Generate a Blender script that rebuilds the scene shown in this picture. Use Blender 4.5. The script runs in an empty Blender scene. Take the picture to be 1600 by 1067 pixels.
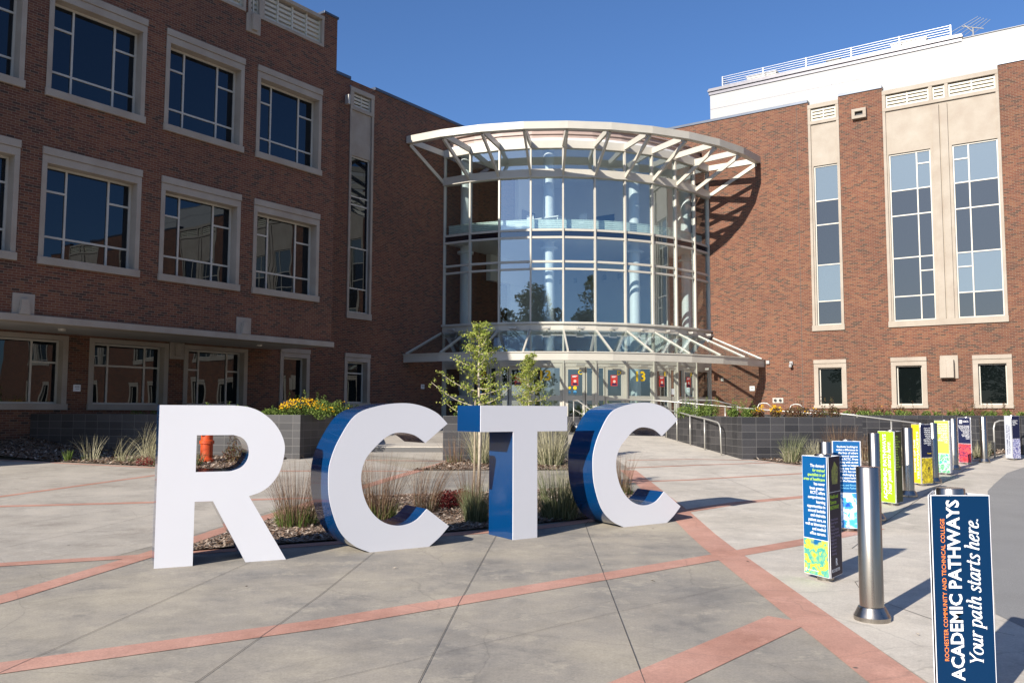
import bpy, bmesh, math, random
from mathutils import Vector, Matrix, Quaternion
from mathutils.geometry import tessellate_polygon
R = math.radians
rnd = random.Random(7)
scene = bpy.context.scene
COL = scene.collection
EYE = 1.68

# ---------------------------------------------------------------- camera
pitch = math.atan(109.3/1360); roll = .0034
cp, sp = math.cos(pitch), math.sin(pitch)
fw = Vector((0, cp, sp)); r0 = Vector((1, 0, 0)); u0 = Vector((0, -sp, cp))
rt = math.cos(roll)*r0+math.sin(roll)*u0
up = -math.sin(roll)*r0+math.cos(roll)*u0
cam = bpy.data.cameras.new('camera'); camo = bpy.data.objects.new('camera', cam); COL.objects.link(camo)
m = Matrix((rt, up, -fw)).transposed().to_4x4(); m.translation = (0, 0, EYE)
camo.matrix_world = m
cam.sensor_width = 36; cam.lens = 36*1360/1600; cam.clip_end = 3000; cam.clip_start = .05
scene.camera = camo
# ---------------------------------------------------------------- light
w = bpy.data.worlds.new("World"); scene.world = w; w.use_nodes = True
nt = w.node_tree; bg = nt.nodes['Background']
sky = nt.nodes.new('ShaderNodeTexSky'); sky.sky_type = 'NISHITA'; sky.sun_disc = False
sky.sun_elevation = R(27.4); sky.sun_rotation = R(219.6); sky.air_density = 1.0; sky.dust_density = .8; sky.ozone_density = 6.0
tint = nt.nodes.new('ShaderNodeMix'); tint.data_type = 'RGBA'; tint.blend_type = 'MULTIPLY'; tint.inputs[0].default_value = 1; tint.inputs[7].default_value = (1.0, 1.13, 1.32, 1)
nt.links.new(sky.outputs[0], tint.inputs[6]); nt.links.new(tint.outputs[2], bg.inputs[0]); bg.inputs[1].default_value = .066
sl = bpy.data.lights.new('sun', 'SUN'); sl.energy = 5.0; sl.angle = R(.5); sl.color = (1, .93, .83)
so = bpy.data.objects.new('sun', sl); COL.objects.link(so)
so.rotation_mode = 'QUATERNION'
so.rotation_quaternion = Vector((.639, .773, -.52)).to_track_quat('-Z', 'Y')
scene.view_settings.view_transform = 'Standard'; scene.view_settings.look = 'None'
scene.view_settings.gamma = 1; scene.view_settings.exposure = .75

# ---------------------------------------------------------------- helpers
def tag(o, label=None, cat=None, group=None, kind=None):
    if label: o['label'] = label
    if cat: o['category'] = cat
    if group: o['group'] = group
    if kind: o['kind'] = kind
    return o
def empty(name, loc=(0, 0, 0), rz=0, label=None, cat=None, group=None):
    o = bpy.data.objects.new(name, None); COL.objects.link(o)
    o.location = loc; o.rotation_euler = (0, 0, rz); o.empty_display_size = .2
    return tag(o, label, cat, group)
class MB:
    def __init__(s): s.v = []; s.f = []; s.m = []; s.uv = []
    def face(s, pts, m=0, uv=None):
        b = len(s.v); s.v += [tuple(p) for p in pts]; s.f.append(tuple(range(b, b+len(pts)))); s.m.append(m)
        s.uv.append(uv)
    def box(s, x0, y0, z0, x1, y1, z1, m=0, f=None):
        P = [(x0,y0,z0),(x1,y0,z0),(x1,y1,z0),(x0,y1,z0),(x0,y0,z1),(x1,y0,z1),(x1,y1,z1),(x0,y1,z1)]
        if f: P = [f(*p) for p in P]
        b = len(s.v); s.v += [tuple(p) for p in P]
        for q in ((0,3,2,1),(4,5,6,7),(0,1,5,4),(1,2,6,5),(2,3,7,6),(3,0,4,7)):
            s.f.append(tuple(b+i for i in q)); s.m.append(m); s.uv.append(None)
    def mbox(s, pf, t0, t1, z0, z1, d0, d1, m=0):
        s.box(t0, z0, d0, t1, z1, d1, m, f=lambda t, z, d: pf(t, z, d))
    def beam(s, p, q, wd, h, m=0, upv=(0, 0, 1)):
        p = Vector(p); q = Vector(q); d = (q-p).normalized(); sd = d.cross(Vector(upv)).normalized(); u = sd.cross(d)
        b = len(s.v)
        for e in (p, q):
            for a, c in ((-1,-1),(1,-1),(1,1),(-1,1)):
                s.v.append(tuple(e+sd*a*wd/2+u*c*h/2))
        for k in ((3,2,1,0),(4,5,6,7),(0,1,5,4),(1,2,6,5),(2,3,7,6),(3,0,4,7)):
            s.f.append(tuple(b+i for i in k)); s.m.append(m); s.uv.append(None)
    def tube(s, pts, r, n=8, m=0, cap=True):
        pts = [Vector(p) for p in pts]; rr = r if isinstance(r, (list, tuple)) else [r]*len(pts)
        b = len(s.v); ref = None
        for i, p in enumerate(pts):
            d = (pts[min(i+1, len(pts)-1)]-pts[max(i-1, 0)]).normalized()
            if ref is None: ref = Vector((1, 0, 0)) if abs(d.x) < .8 else Vector((0, 1, 0))
            a = d.cross(ref).normalized(); c = d.cross(a); ref = -c if False else a.cross(d)
            for k in range(n):
                t = 2*math.pi*k/n; s.v.append(tuple(p+(a*math.cos(t)+c*math.sin(t))*rr[i]))
        for i in range(len(pts)-1):
            for k in range(n):
                s.f.append((b+i*n+k, b+i*n+(k+1) % n, b+(i+1)*n+(k+1) % n, b+(i+1)*n+k)); s.m.append(m); s.uv.append(None)
        if cap:
            s.f.append(tuple(b+k for k in range(n))[::-1]); s.m.append(m); s.uv.append(None)
            s.f.append(tuple(b+(len(pts)-1)*n+k for k in range(n))); s.m.append(m); s.uv.append(None)
    def lathe(s, prof, c=(0, 0), n=32, m=0):
        b = len(s.v)
        for r, z in prof:
            for k in range(n):
                t = 2*math.pi*k/n; s.v.append((c[0]+r*math.cos(t), c[1]+r*math.sin(t), z))
        for i in range(len(prof)-1):
            for k in range(n):
                s.f.append((b+i*n+k, b+i*n+(k+1) % n, b+(i+1)*n+(k+1) % n, b+(i+1)*n+k)); s.m.append(m); s.uv.append(None)
    def prism(s, poly, z0, z1, m=0, top=True, bot=True, mt=None):
        n = len(poly); u = 0; zz0 = z0 if callable(z0) else (lambda x, y: z0)
        for i in range(n):
            a, c = poly[i], poly[(i+1) % n]; L = math.hypot(c[0]-a[0], c[1]-a[1])
            s.face([(a[0], a[1], zz0(*a)), (c[0], c[1], zz0(*c)), (c[0], c[1], z1), (a[0], a[1], z1)], m,
                   [(u, zz0(*a)), (u+L, zz0(*c)), (u+L, z1), (u, z1)]); u += L
        if top: s.face([(p[0], p[1], z1) for p in poly], m if mt is None else mt, [(p[0], p[1]) for p in poly])
        if bot and not callable(z0): s.face([(p[0], p[1], z0) for p in poly][::-1], m)
    def build(s, name, mats, parent=None, smooth=False, bevel=0, merge=False, auto=None, loc=None):
        me = bpy.data.meshes.new(name); me.from_pydata(s.v, [], s.f)
        if not isinstance(mats, (list, tuple)): mats = [mats]
        for x in mats: me.materials.append(x)
        me.polygons.foreach_set('material_index', s.m)
        if any(s.uv):
            ul = me.uv_layers.new(name='UVMap'); li = 0
            for fi, f in enumerate(s.f):
                for k in range(len(f)):
                    if s.uv[fi]: ul.data[li].uv = s.uv[fi][k]
                    li += 1
        if merge:
            bm = bmesh.new(); bm.from_mesh(me); bmesh.ops.remove_doubles(bm, verts=bm.verts, dist=1e-5)
            bmesh.ops.recalc_face_normals(bm, faces=bm.faces); bm.to_mesh(me); bm.free()
        if smooth or auto:
            me.polygons.foreach_set('use_smooth', [True]*len(me.polygons))
            if auto: me.set_sharp_from_angle(angle=R(auto))
        o = bpy.data.objects.new(name, me); COL.objects.link(o)
        if parent: o.parent = parent
        if loc: o.location = loc
        if bevel:
            b = o.modifiers.new('bevel', 'BEVEL'); b.width = bevel; b.segments = 2; b.limit_method = 'ANGLE'; b.angle_limit = R(35)
        return o
# ---------------------------------------------------------------- materials
class NT:
    def __init__(s, name):
        s.mat = bpy.data.materials.new(name); s.mat.use_nodes = True; s.t = s.mat.node_tree; s.n = s.t.nodes
        s.b = s.n['Principled BSDF']; s.out = s.n['Material Output']
    def N(s, typ, **kw):
        n = s.n.new('ShaderNode'+typ)
        for k, v in kw.items():
            if k.startswith('_'): setattr(n, k[1:], v)
            else: n.inputs[k.replace('__', ' ')].default_value = v
        return n
    def L(s, a, b): s.t.links.new(a, b)
    def ramp(s, src, stops, interp='LINEAR'):
        r = s.N('ValToRGB'); r.color_ramp.interpolation = interp
        e = r.color_ramp.elements
        while len(e) < len(stops): e.new(.5)
        for i, (p, c) in enumerate(stops):
            e[i].position = p; e[i].color = (*c, 1) if len(c) == 3 else c
        s.L(src, r.inputs[0]); return r.outputs[0]
    def mix(s, fac, a, b, mode='MIX'):
        n = s.N('Mix', _data_type='RGBA', _blend_type=mode)
        for i, v in ((0, fac), (6, a), (7, b)):
            if hasattr(v, 'links'): s.L(v, n.inputs[i])
            else: n.inputs[i].default_value = v if i == 0 else ((*v, 1) if len(v) == 3 else v)
        return n.outputs[2]
    def noise(s, scale, vec=None, detail=4, rough=.55):
        n = s.N('TexNoise', Scale=scale, Detail=detail, Roughness=rough)
        if vec is None: vec = s.obj()
        s.L(vec, n.inputs['Vector']); return n.outputs['Fac']
    def obj(s): 
        if not hasattr(s, '_o'): s._o = s.N('TexCoord')
        return s._o.outputs['Object']
    def geo(s):
        if not hasattr(s, '_g'): s._g = s.N('NewGeometry')
        return s._g.outputs['Position']
    def bump(s, h, strength=.3, dist=.01):
        b = s.N('Bump', Strength=strength, Distance=dist); s.L(h, b.inputs['Height']); s.L(b.outputs[0], s.b.inputs['Normal']); return b
def simple(name, col, rough=.5, metal=0, var=.12, scale=6, coat=0, bump=0, spec=.5):
    t = NT(name); n = t.noise(scale)
    c = t.ramp(n, [(.3, tuple(x*(1-var) for x in col)), (.7, tuple(min(1, x*(1+var)) for x in col))])
    t.L(c, t.b.inputs['Base Color']); t.b.inputs['Roughness'].default_value = rough; t.b.inputs['Metallic'].default_value = metal
    t.b.inputs['Coat Weight'].default_value = coat; t.b.inputs['Coat Roughness'].default_value = .03
    t.b.inputs['Specular IOR Level'].default_value = spec
    if bump: t.bump(t.noise(scale*12), bump, .003)
    return t.mat
def brick_mat(name, uvmode='sum', bw=.203, rh=.0677, off=.5, mortar=.011, stops=None, mcol=(.36,.29,.23), rough=.85, bstr=.5, soldier=False):
    t = NT(name)
    if uvmode == 'sum':
        sx = t.N('SeparateXYZ'); t.L(t.obj(), sx.inputs[0]); ad = t.N('Math', _operation='ADD'); t.L(sx.outputs[0], ad.inputs[0]); t.L(sx.outputs[1], ad.inputs[1])
        cb = t.N('CombineXYZ')
        t.L(ad.outputs[0], cb.inputs[0]); t.L(sx.outputs[2], cb.inputs[1]); vec = cb.outputs[0]
    else:
        vec = t.N('TexCoord').outputs['UV']
    br = t.N('TexBrick', _offset=off, _offset_frequency=2, Scale=1, Color1=(0,0,0,1), Color2=(1,1,1,1), Mortar=(.5,.5,.5,1), Bias=0)
    br.inputs['Mortar Size'].default_value = mortar/2; br.inputs['Brick Width'].default_value = bw; br.inputs['Row Height'].default_value = rh
    br.inputs['Mortar Smooth'].default_value = .1
    t.L(vec, br.inputs['Vector'])
    c = t.ramp(br.outputs['Color'], stops, 'LINEAR')
    big = t.noise(.35, detail=3); c = t.mix(.8, c, t.ramp(big, [(.3, (.40,.40,.41)), (.7, (.62,.59,.56))]), 'OVERLAY')
    fine = t.noise(30, detail=2); c = t.mix(.25, c, t.ramp(fine, [(.3, (.35,.35,.35)), (.7, (.65,.65,.65))]), 'OVERLAY')
    mc = t.mix(big, tuple(x*.8 for x in mcol), mcol)
    c = t.mix(br.outputs['Fac'], c, mc)
    t.L(c, t.b.inputs['Base Color']); t.b.inputs['Roughness'].default_value = rough
    inv = t.N('Math', _operation='SUBTRACT'); inv.inputs[0].default_value = 1; t.L(br.outputs['Fac'], inv.inputs[1])
    t.bump(inv.outputs[0], bstr, .006)
    return t.mat
M = {}
bst0 = [(0, (.085,.052,.04)), (.08, (.10,.055,.04)), (.18, (.15,.062,.042)), (.4, (.195,.07,.042)), (.6, (.235,.09,.052)), (.8, (.26,.12,.068)), (1, (.20,.068,.044))]
bst = [(p, (c[0]*.60, c[1]*.55, c[2]*.47)) for p, c in bst0]
M['brick'] = brick_mat('red brown brick', stops=bst, mcol=(.23,.165,.115))
M['cmu'] = brick_mat('charcoal ground face block', 'uv', .406, .203, 0, .012, [(0, (.022,.022,.025)), (.5, (.031,.031,.034)), (1, (.046,.045,.048))], (.12,.115,.11), .55, .3)
def stone():
    t = NT('cream cast stone'); n = t.noise(1.3, detail=5); c = t.ramp(n, [(.3, (.295,.245,.195)), (.55, (.335,.29,.235)), (.75, (.37,.32,.265))])
    f = t.noise(60, detail=2); c = t.mix(.2, c, t.ramp(f, [(.3, (.3,.3,.3)), (.7, (.7,.7,.7))]), 'OVERLAY')
    t.L(c, t.b.inputs['Base Color']); t.b.inputs['Roughness'].default_value = .8; t.bump(f, .15, .003); return t.mat
M['stone'] = stone()
M['metal'] = simple('cream painted metal', (.47,.44,.375), .38, 0, .05, 1.5)
M['louver'] = simple('cream louver slats', (.50,.465,.37), .45, 0, .05, 2)
M['coping'] = simple('slate grey coping metal', (.07,.085,.115), .35, .3, .1, 2)
M['white'] = simple('white wall panel', (.325,.322,.312), .55, 0, .03, .5)
M['plaster'] = simple('white plaster', (.72,.71,.68), .7, 0, .03, .7)
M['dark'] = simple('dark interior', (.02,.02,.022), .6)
M['fascia'] = simple('pinkish roof flashing', (.36,.27,.23), .5, 0, .08, 2)
M['carpet'] = simple('interior floor', (.25,.24,.22), .6)
M['rail'] = simple('light galvanised rail', (.42,.405,.37), .35, .4, .06, 4)
M['soffit'] = simple('grey soffit plaster', (.42,.40,.36), .8, 0, .08, 1.2)
M['mint'] = simple('pale mint balcony slats', (.62,.72,.66), .4)
M['column'] = simple('white painted column', (.74,.77,.78), .4, 0, .03)
M['lwhite'] = simple('white letter face', (.64,.64,.67), .42, 0, .015, .8)
M['lblue'] = simple('royal blue letter side', (.0012,.036,.125), .12, 0, .06, 1.0, coat=.5)
M['tray'] = simple('fixture grey', (.40,.38,.34), .4, .3)
M['black'] = simple('black paint', (.012,.012,.013), .4)
M['edge'] = simple('grey roof edge metal', (.13,.125,.14), .4, .3)
M['gutter'] = simple('grey galvanised rail', (.36,.355,.35), .4, .3)
M['orange'] = simple('orange hydrant paint', (.55,.075,.018), .4, 0, .1)
M['soil'] = simple('planter soil', (.05,.035,.025), .95, 0, .4, 20)
M['yel'] = simple('yellow vinyl', (.88,.58,.02), .4)
M['red'] = simple('red poster paper', (.55,.04,.03), .4)
M['sblue'] = simple('light blue sticker', (.10,.35,.60), .4)
M['wpap'] = simple('white paper', (.75,.75,.75), .5, 0, .03)
M['skin'] = simple('printed silhouette', (.75,.55,.48), .5)
M['navy'] = simple('navy vinyl', (.012,.02,.08), .35)
def schlick(t, fm, base):
    lw = t.N('LayerWeight', Blend=.5); pw = t.N('Math', _operation='POWER'); t.L(lw.outputs['Facing'], pw.inputs[0]); pw.inputs[1].default_value = 5
    m2 = t.N('Math', _operation='MULTIPLY_ADD'); t.L(pw.outputs[0], m2.inputs[0]); m2.inputs[1].default_value = .95*fm; m2.inputs[2].default_value = .045*fm+base
    return m2.outputs[0]
t_ = NT.__new__(NT); t_.mat = M['lblue']; t_.t = M['lblue'].node_tree; t_.n = t_.t.nodes; t_.b = t_.n['Principled BSDF']; t_.bump(t_.noise(1.6, detail=1), .25, .02)
def window_glass(name, refl, inner, wob=.02, tint=(.8,.9,1), fm=.9):
    t = NT(name); n1 = t.noise(.9, detail=1)
    bp = t.N('Bump', Strength=wob, Distance=.05); t.L(n1, bp.inputs['Height'])
    g = t.N('BsdfGlossy', Roughness=.0, Color=(*tint, 1)); t.L(bp.outputs[0], g.inputs['Normal'])
    d = t.N('BsdfDiffuse', Color=(*inner, 1))
    mx = t.N('MixShader'); t.L(schlick(t, fm, refl), mx.inputs[0]); t.L(d.outputs[0], mx.inputs[1]); t.L(g.outputs[0], mx.inputs[2])
    t.L(mx.outputs[0], t.out.inputs[0]); return t.mat
M['glass'] = window_glass('clear window glass', .02, (.003,.004,.006), .05, fm=.9)
M['glass3'] = window_glass('coated window glass', .06, (.024,.025,.024), .03, tint=(.9,.93,.95))
M['glass_low'] = window_glass('ground floor glass', .0, (.004,.006,.006), .03, fm=.35)
M['blind'] = window_glass('drawn blind behind glass', .10, (.115,.14,.145), .03)
def atrium_glass():
    t = NT('clear atrium glass'); n1 = t.noise(.9, detail=1)
    bp = t.N('Bump', Strength=.012, Distance=.05); t.L(n1, bp.inputs['Height'])
    g = t.N('BsdfGlossy', Roughness=0, Color=(.82,.92,1,1)); t.L(bp.outputs[0], g.inputs['Normal'])
    tr = t.N('BsdfTransparent', Color=(.80,.88,.87,1))
    mx = t.N('MixShader'); t.L(schlick(t, 1, .21), mx.inputs[0]); t.L(tr.outputs[0], mx.inputs[1]); t.L(g.outputs[0], mx.inputs[2])
    t.L(mx.outputs[0], t.out.inputs[0]); return t.mat
M['aglass'] = atrium_glass()
def spandrel():
    return window_glass('black spandrel glass', .10, (.006,.007,.012), .01)
M['spandrel'] = spandrel()
def steel():
    t = NT('brushed stainless steel'); mp = t.N('Mapping'); mp.inputs['Scale'].default_value = (26, 26, 1.2)
    t.L(t.obj(), mp.inputs[0]); n = t.noise(1, mp.outputs[0], 4)
    t.L(t.ramp(n, [(.2, (.33,.30,.265)), (.8, (.43,.395,.35))]), t.b.inputs['Base Color'])
    t.b.inputs['Metallic'].default_value = 1; t.L(t.ramp(n, [(.2, (.24,.24,.24)), (.8, (.33,.33,.33))]), t.b.inputs['Roughness'])
    return t.mat
M['steel'] = steel()
def concrete(name, a, b, c, stain=.5):
    t = NT(name); P = t.geo()
    n = t.noise(.45, P, 8, .66); col = t.ramp(n, [(.38, a), (.5, b), (.62, c)])
    n2 = t.noise(1.7, P, 9, .72); col = t.mix(.75, col, t.ramp(n2, [(.36, (.42,.42,.42)), (.5, (.5,.5,.5)), (.64, (.56,.555,.545))]), 'OVERLAY')
    mp = t.N('Mapping'); mp.inputs['Scale'].default_value = (1, 1.4, 1); mp.inputs['Rotation'].default_value = (0, 0, R(-33)); t.L(P, mp.inputs[0])
    n4 = t.noise(1.0, mp.outputs[0], 9, .72); col = t.mix(stain, col, t.ramp(n4, [(.33, (.36,.36,.365)), (.46, (.49,.49,.49)), (.66, (.55,.545,.535))]), 'OVERLAY')
    n5 = t.noise(2.3, P, 12, .78); col = t.mix(t.ramp(n5, [(.545, (0,0,0)), (.60, (.55,.55,.55))]), col, tuple(min(1, v*1.12) for v in c))
    n6 = t.noise(.9, P, 12, .80); col = t.mix(t.ramp(n6, [(.37, (.45,.45,.45)), (.44, (0,0,0))]), col, tuple(v*.72 for v in a))
    cv = t.N('TexVoronoi', _feature='DISTANCE_TO_EDGE', Scale=.42); wv = t.N('Mix', _data_type='RGBA', _blend_type='ADD'); wv.inputs[0].default_value = .25; nn = t.N('TexNoise', Scale=1.6, Detail=8); t.L(P, nn.inputs['Vector']); t.L(P, wv.inputs[6]); t.L(nn.outputs['Color'], wv.inputs[7]); t.L(wv.outputs[2], cv.inputs['Vector'])
    ck = t.ramp(cv.outputs['Distance'], [(.0, (.26,.26,.26)), (.0018, (0,0,0))]); col = t.mix(ck, col, (.09,.08,.07))
    n3 = t.noise(55, P, 5, .75); col = t.mix(.7, col, t.ramp(n3, [(.3, (.36,.36,.36)), (.7, (.62,.62,.62))]), 'OVERLAY')
    vo = t.N('TexVoronoi', Scale=1.3); t.L(P, vo.inputs['Vector'])
    sp_ = t.ramp(vo.outputs['Distance'], [(.0, (1,1,1)), (.018, (1,1,1)), (.03, (0,0,0))]); col = t.mix(sp_, col, (.10,.085,.07))
    t.L(col, t.b.inputs['Base Color']); t.b.inputs['Roughness'].default_value = .85
    t.bump(n3, .3, .004); return t.mat
M['conc'] = concrete('weathered concrete paving', (.225,.208,.183), (.295,.264,.218), (.355,.314,.245), .6)
M['walk'] = concrete('pale concrete walk', (.44,.40,.34), (.49,.445,.38), (.53,.485,.415), .3)
M['plaza'] = concrete('plaza concrete', (.32,.285,.24), (.37,.335,.285), (.41,.37,.315), .35)
M['band'] = concrete('red coloured concrete band', (.38,.19,.135), (.44,.235,.175), (.485,.27,.205), .3)
M['joint'] = simple('dark control joint', (.09,.08,.07), .9)
def asphalt():
    t = NT('grey asphalt'); P = t.geo(); n = t.noise(140, P, 3, .8); n2 = t.noise(.8, P, 5)
    c = t.ramp(n, [(.25, (.14,.136,.13)), (.55, (.26,.255,.245)), (.8, (.38,.37,.355))]); c = t.mix(.3, c, t.ramp(n2, [(.3, (.35,.35,.35)), (.7, (.62,.62,.62))]), 'OVERLAY')
    t.L(c, t.b.inputs['Base Color']); t.b.inputs['Roughness'].default_value = .9; t.bump(n, .6, .008); return t.mat
M['asphalt'] = asphalt()
def mulch():
    t = NT('shredded wood mulch'); P = t.geo(); mp = t.N('Mapping'); mp.inputs['Scale'].default_value = (1, 1, 1); t.L(P, mp.inputs[0])
    vo = t.N('TexVoronoi', Scale=26); t.L(P, vo.inputs['Vector'])
    sx = t.N('SeparateColor'); t.L(vo.outputs['Color'], sx.inputs[0])
    c = t.ramp(sx.outputs[0], [(0, (.06,.038,.025)), (.4, (.15,.10,.07)), (.75, (.27,.20,.15)), (1, (.45,.37,.30))])
    t.L(c, t.b.inputs['Base Color']); t.b.inputs['Roughness'].default_value = .95; t.bump(vo.outputs['Distance'], 1, .03); return t.mat
M['mulch'] = mulch()
def leafmat(name, a, b, c=None, trans=.25):
    t = NT(name); oi = t.N('NewGeometry'); r = oi.outputs['Random Per Island']
    st = [(0, a), (1, b)] if c is None else [(0, a), (.5, b), (1, c)]
    col = t.ramp(r, st); d = t.N('BsdfDiffuse'); t.L(col, d.inputs[0]); tl = t.N('BsdfTranslucent'); t.L(col, tl.inputs[0])
    mx = t.N('MixShader', Fac=trans); t.L(d.outputs[0], mx.inputs[1]); t.L(tl.outputs[0], mx.inputs[2]); t.L(mx.outputs[0], t.out.inputs[0]); return t.mat
M['ginkgo'] = leafmat('yellow green ginkgo leaves', (.16,.22,.04), (.31,.36,.08), (.45,.45,.13), .35)
M['tuftG'] = leafmat('blue green grass blades', (.07,.09,.04), (.16,.18,.09), (.28,.28,.17))
M['tuftR'] = leafmat('russet grass stems', (.09,.05,.038), (.17,.105,.07), (.27,.19,.12))
M['tuftP'] = leafmat('pale straw grass blades', (.28,.26,.15), (.42,.39,.25), (.50,.46,.33))
M['tuftD'] = leafmat('low green blades', (.05,.09,.02), (.12,.18,.04), (.18,.22,.07))
M['sedum'] = leafmat('burgundy sedum leaves', (.10,.015,.02), (.22,.04,.045), (.28,.09,.07))
M['foli'] = leafmat('mid green foliage', (.05,.09,.02), (.12,.18,.04), (.22,.27,.08))
M['folr'] = leafmat('brown red foliage', (.07,.035,.025), (.14,.07,.045), (.12,.13,.05))
M['flow'] = leafmat('golden petals', (.60,.30,.01), (.70,.40,.02), (.66,.45,.03))
M['bigleaf'] = leafmat('dark oak leaves', (.02,.035,.01), (.045,.07,.02), (.07,.10,.03), .2)
M['bark'] = simple('grey bark', (.16,.13,.10), .9, 0, .3, 12, bump=.5)
M['palebark'] = simple('pale young bark', (.42,.36,.28), .85, 0, .2, 15, bump=.3)
M['stake'] = simple('weathered wood stake', (.36,.29,.20), .85, 0, .2, 10)
M['chip'] = leafmat('wood chips', (.10,.06,.04), (.26,.18,.13), (.5,.42,.34), 0)

# ---------------------------------------------------------------- ground
def G(x, y):
    z = -.01+.012*(max(y, -30)-9.3)
    if y > 12: z = .0224+.036*(y-12)
    if y > 24: z = .4544+.06*(y-24)
    if y > 36: z = 1.1744
    if y > 12: z -= .013*max(0, min(x, 20)-2)*min(1, (y-12)/12)
    return z
def spread(a, b, step): 
    n = max(1, int(math.ceil((b-a)/step))); return [a+(b-a)*i/n for i in range(n)]
xs = [-1500, -600, -250, -100, -60]+spread(-40, 40, 1.0)+[40, 60, 100, 250, 600, 1500]
ys = [-1500, -600, -250, -100, -60, -30]+spread(-15, 12, 1.5)+spread(12, 24, 1.0)+spread(24, 36, 1)+[36, 40, 60, 100, 250, 600, 1500]
g = MB()
for y in ys:
    for x in xs: g.v.append((x, y, G(x, y)))
W_ = len(xs)
for j in range(len(ys)-1):
    for i in range(W_-1):
        g.f.append((j*W_+i, j*W_+i+1, (j+1)*W_+i+1, (j+1)*W_+i)); g.m.append(0); g.uv.append(None)
tag(g.build('ground', M['conc'], smooth=False), kind='structure')
def sheet(poly, h, step=.5, zf=None):
    """subdivided sheet laid on the ground inside a polygon"""
    bm = bmesh.new(); vs = [bm.verts.new((p[0], p[1], 0)) for p in poly]; bm.faces.new(vs)
    x0 = min(p[0] for p in poly); x1 = max(p[0] for p in poly); y0 = min(p[1] for p in poly); y1 = max(p[1] for p in poly)
    def cut(co, no):
        bmesh.ops.bisect_plane(bm, geom=bm.verts[:]+bm.edges[:]+bm.faces[:], plane_co=co, plane_no=no)
    for x in xs:
        if x0 < x < x1: cut((x, 0, 0), (1, 0, 0))
    for y in ys:
        if y0 < y < y1: cut((0, y, 0), (0, 1, 0))
    # also along the diagonals the ground grid is split on (keeps the sheet above the ground)
    bmesh.ops.triangulate(bm, faces=bm.faces)
    mb = MB()
    for f in bm.faces: mb.face([(v.co.x, v.co.y, (zf(v.co.x, v.co.y) if zf else G(v.co.x, v.co.y))+h) for v in f.verts])
    bm.free(); return mb
def strip_poly(pts, wd):
    L = []; Rr = []
    for i, p in enumerate(pts):
        a = Vector(pts[max(i-1, 0)]); b = Vector(pts[min(i+1, len(pts)-1)]); d = (b-a).normalized(); n = Vector((-d.y, d.x))*wd/2
        L.append((p[0]+n.x, p[1]+n.y)); Rr.append((p[0]-n.x, p[1]-n.y))
    return L, Rr
def strips(name, lines, mat, h0):
    mb = MB()
    for k, (pts, wd) in enumerate(lines):
        L, Rr = strip_poly(pts, wd)
        for i in range(len(pts)-1):
            s_ = sheet([L[i], L[i+1], Rr[i+1], Rr[i]], h0+.0001*k)
            b = len(mb.v); mb.v += s_.v; mb.f += [tuple(b+q for q in f) for f in s_.f]; mb.m += s_.m; mb.uv += s_.uv
    return tag(mb.build(name, mat), kind='structure')
# pale walk beyond the first band and along the bollards
walk = [(2.68, 3.0), (2.72, 12.0), (2.8, 23.6), (8, 24.8), (14.5, 28.5), (16.5, 26.6), (13.32, 22.81), (11.86, 21.02), (10.23, 18.59), (9.28, 17.14), (4.14, 7.6), (4.11, 7.0), (4.0, 3.0)]
tag(sheet(walk, .002).build('sidewalk', M['walk']), kind='structure')
plz = [(-30, 12.0), (-4.6, 12.0), (-3.9, 13.6), (-3.0, 17.2), (-1.5, 22.0), (2.66, 22.0), (2.7, 30.5), (5.4, 30.5), (6.2, 24.2), (-5.0, 24.6), (-30, 24.6)]
tag(sheet([(-30, 8), (-6.0, 9.3), (-4.6, 10.1), (-3.9, 13.6), (-3.0, 17.2), (-2.2, 20.2), (2.4, 20.2), (2.4, 30.5), (5.3, 30.5), (6.3, 24.2), (6.3, 30.4), (1.5, 30.4), (1.5, 24.9), (-30, 24.9)][0:6]+[(-5.0, 24.9), (-30, 24.9)], .0022).build('plaza', M['plaza']), kind='structure')
tag(sheet([(-2.2, 20.2), (2.4, 20.2), (2.66, 24.0), (2.7, 31.5), (-4.9, 31.5), (-4.9, 24.9), (-1.2, 22.4)], .0028).build('walkway', M['plaza']), kind='structure')
tag(sheet([(2.7, 23.0), (6.5, 23.0), (6.5, 32), (2.7, 32)], .0034).build('ramp', M['walk']), kind='structure')
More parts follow.
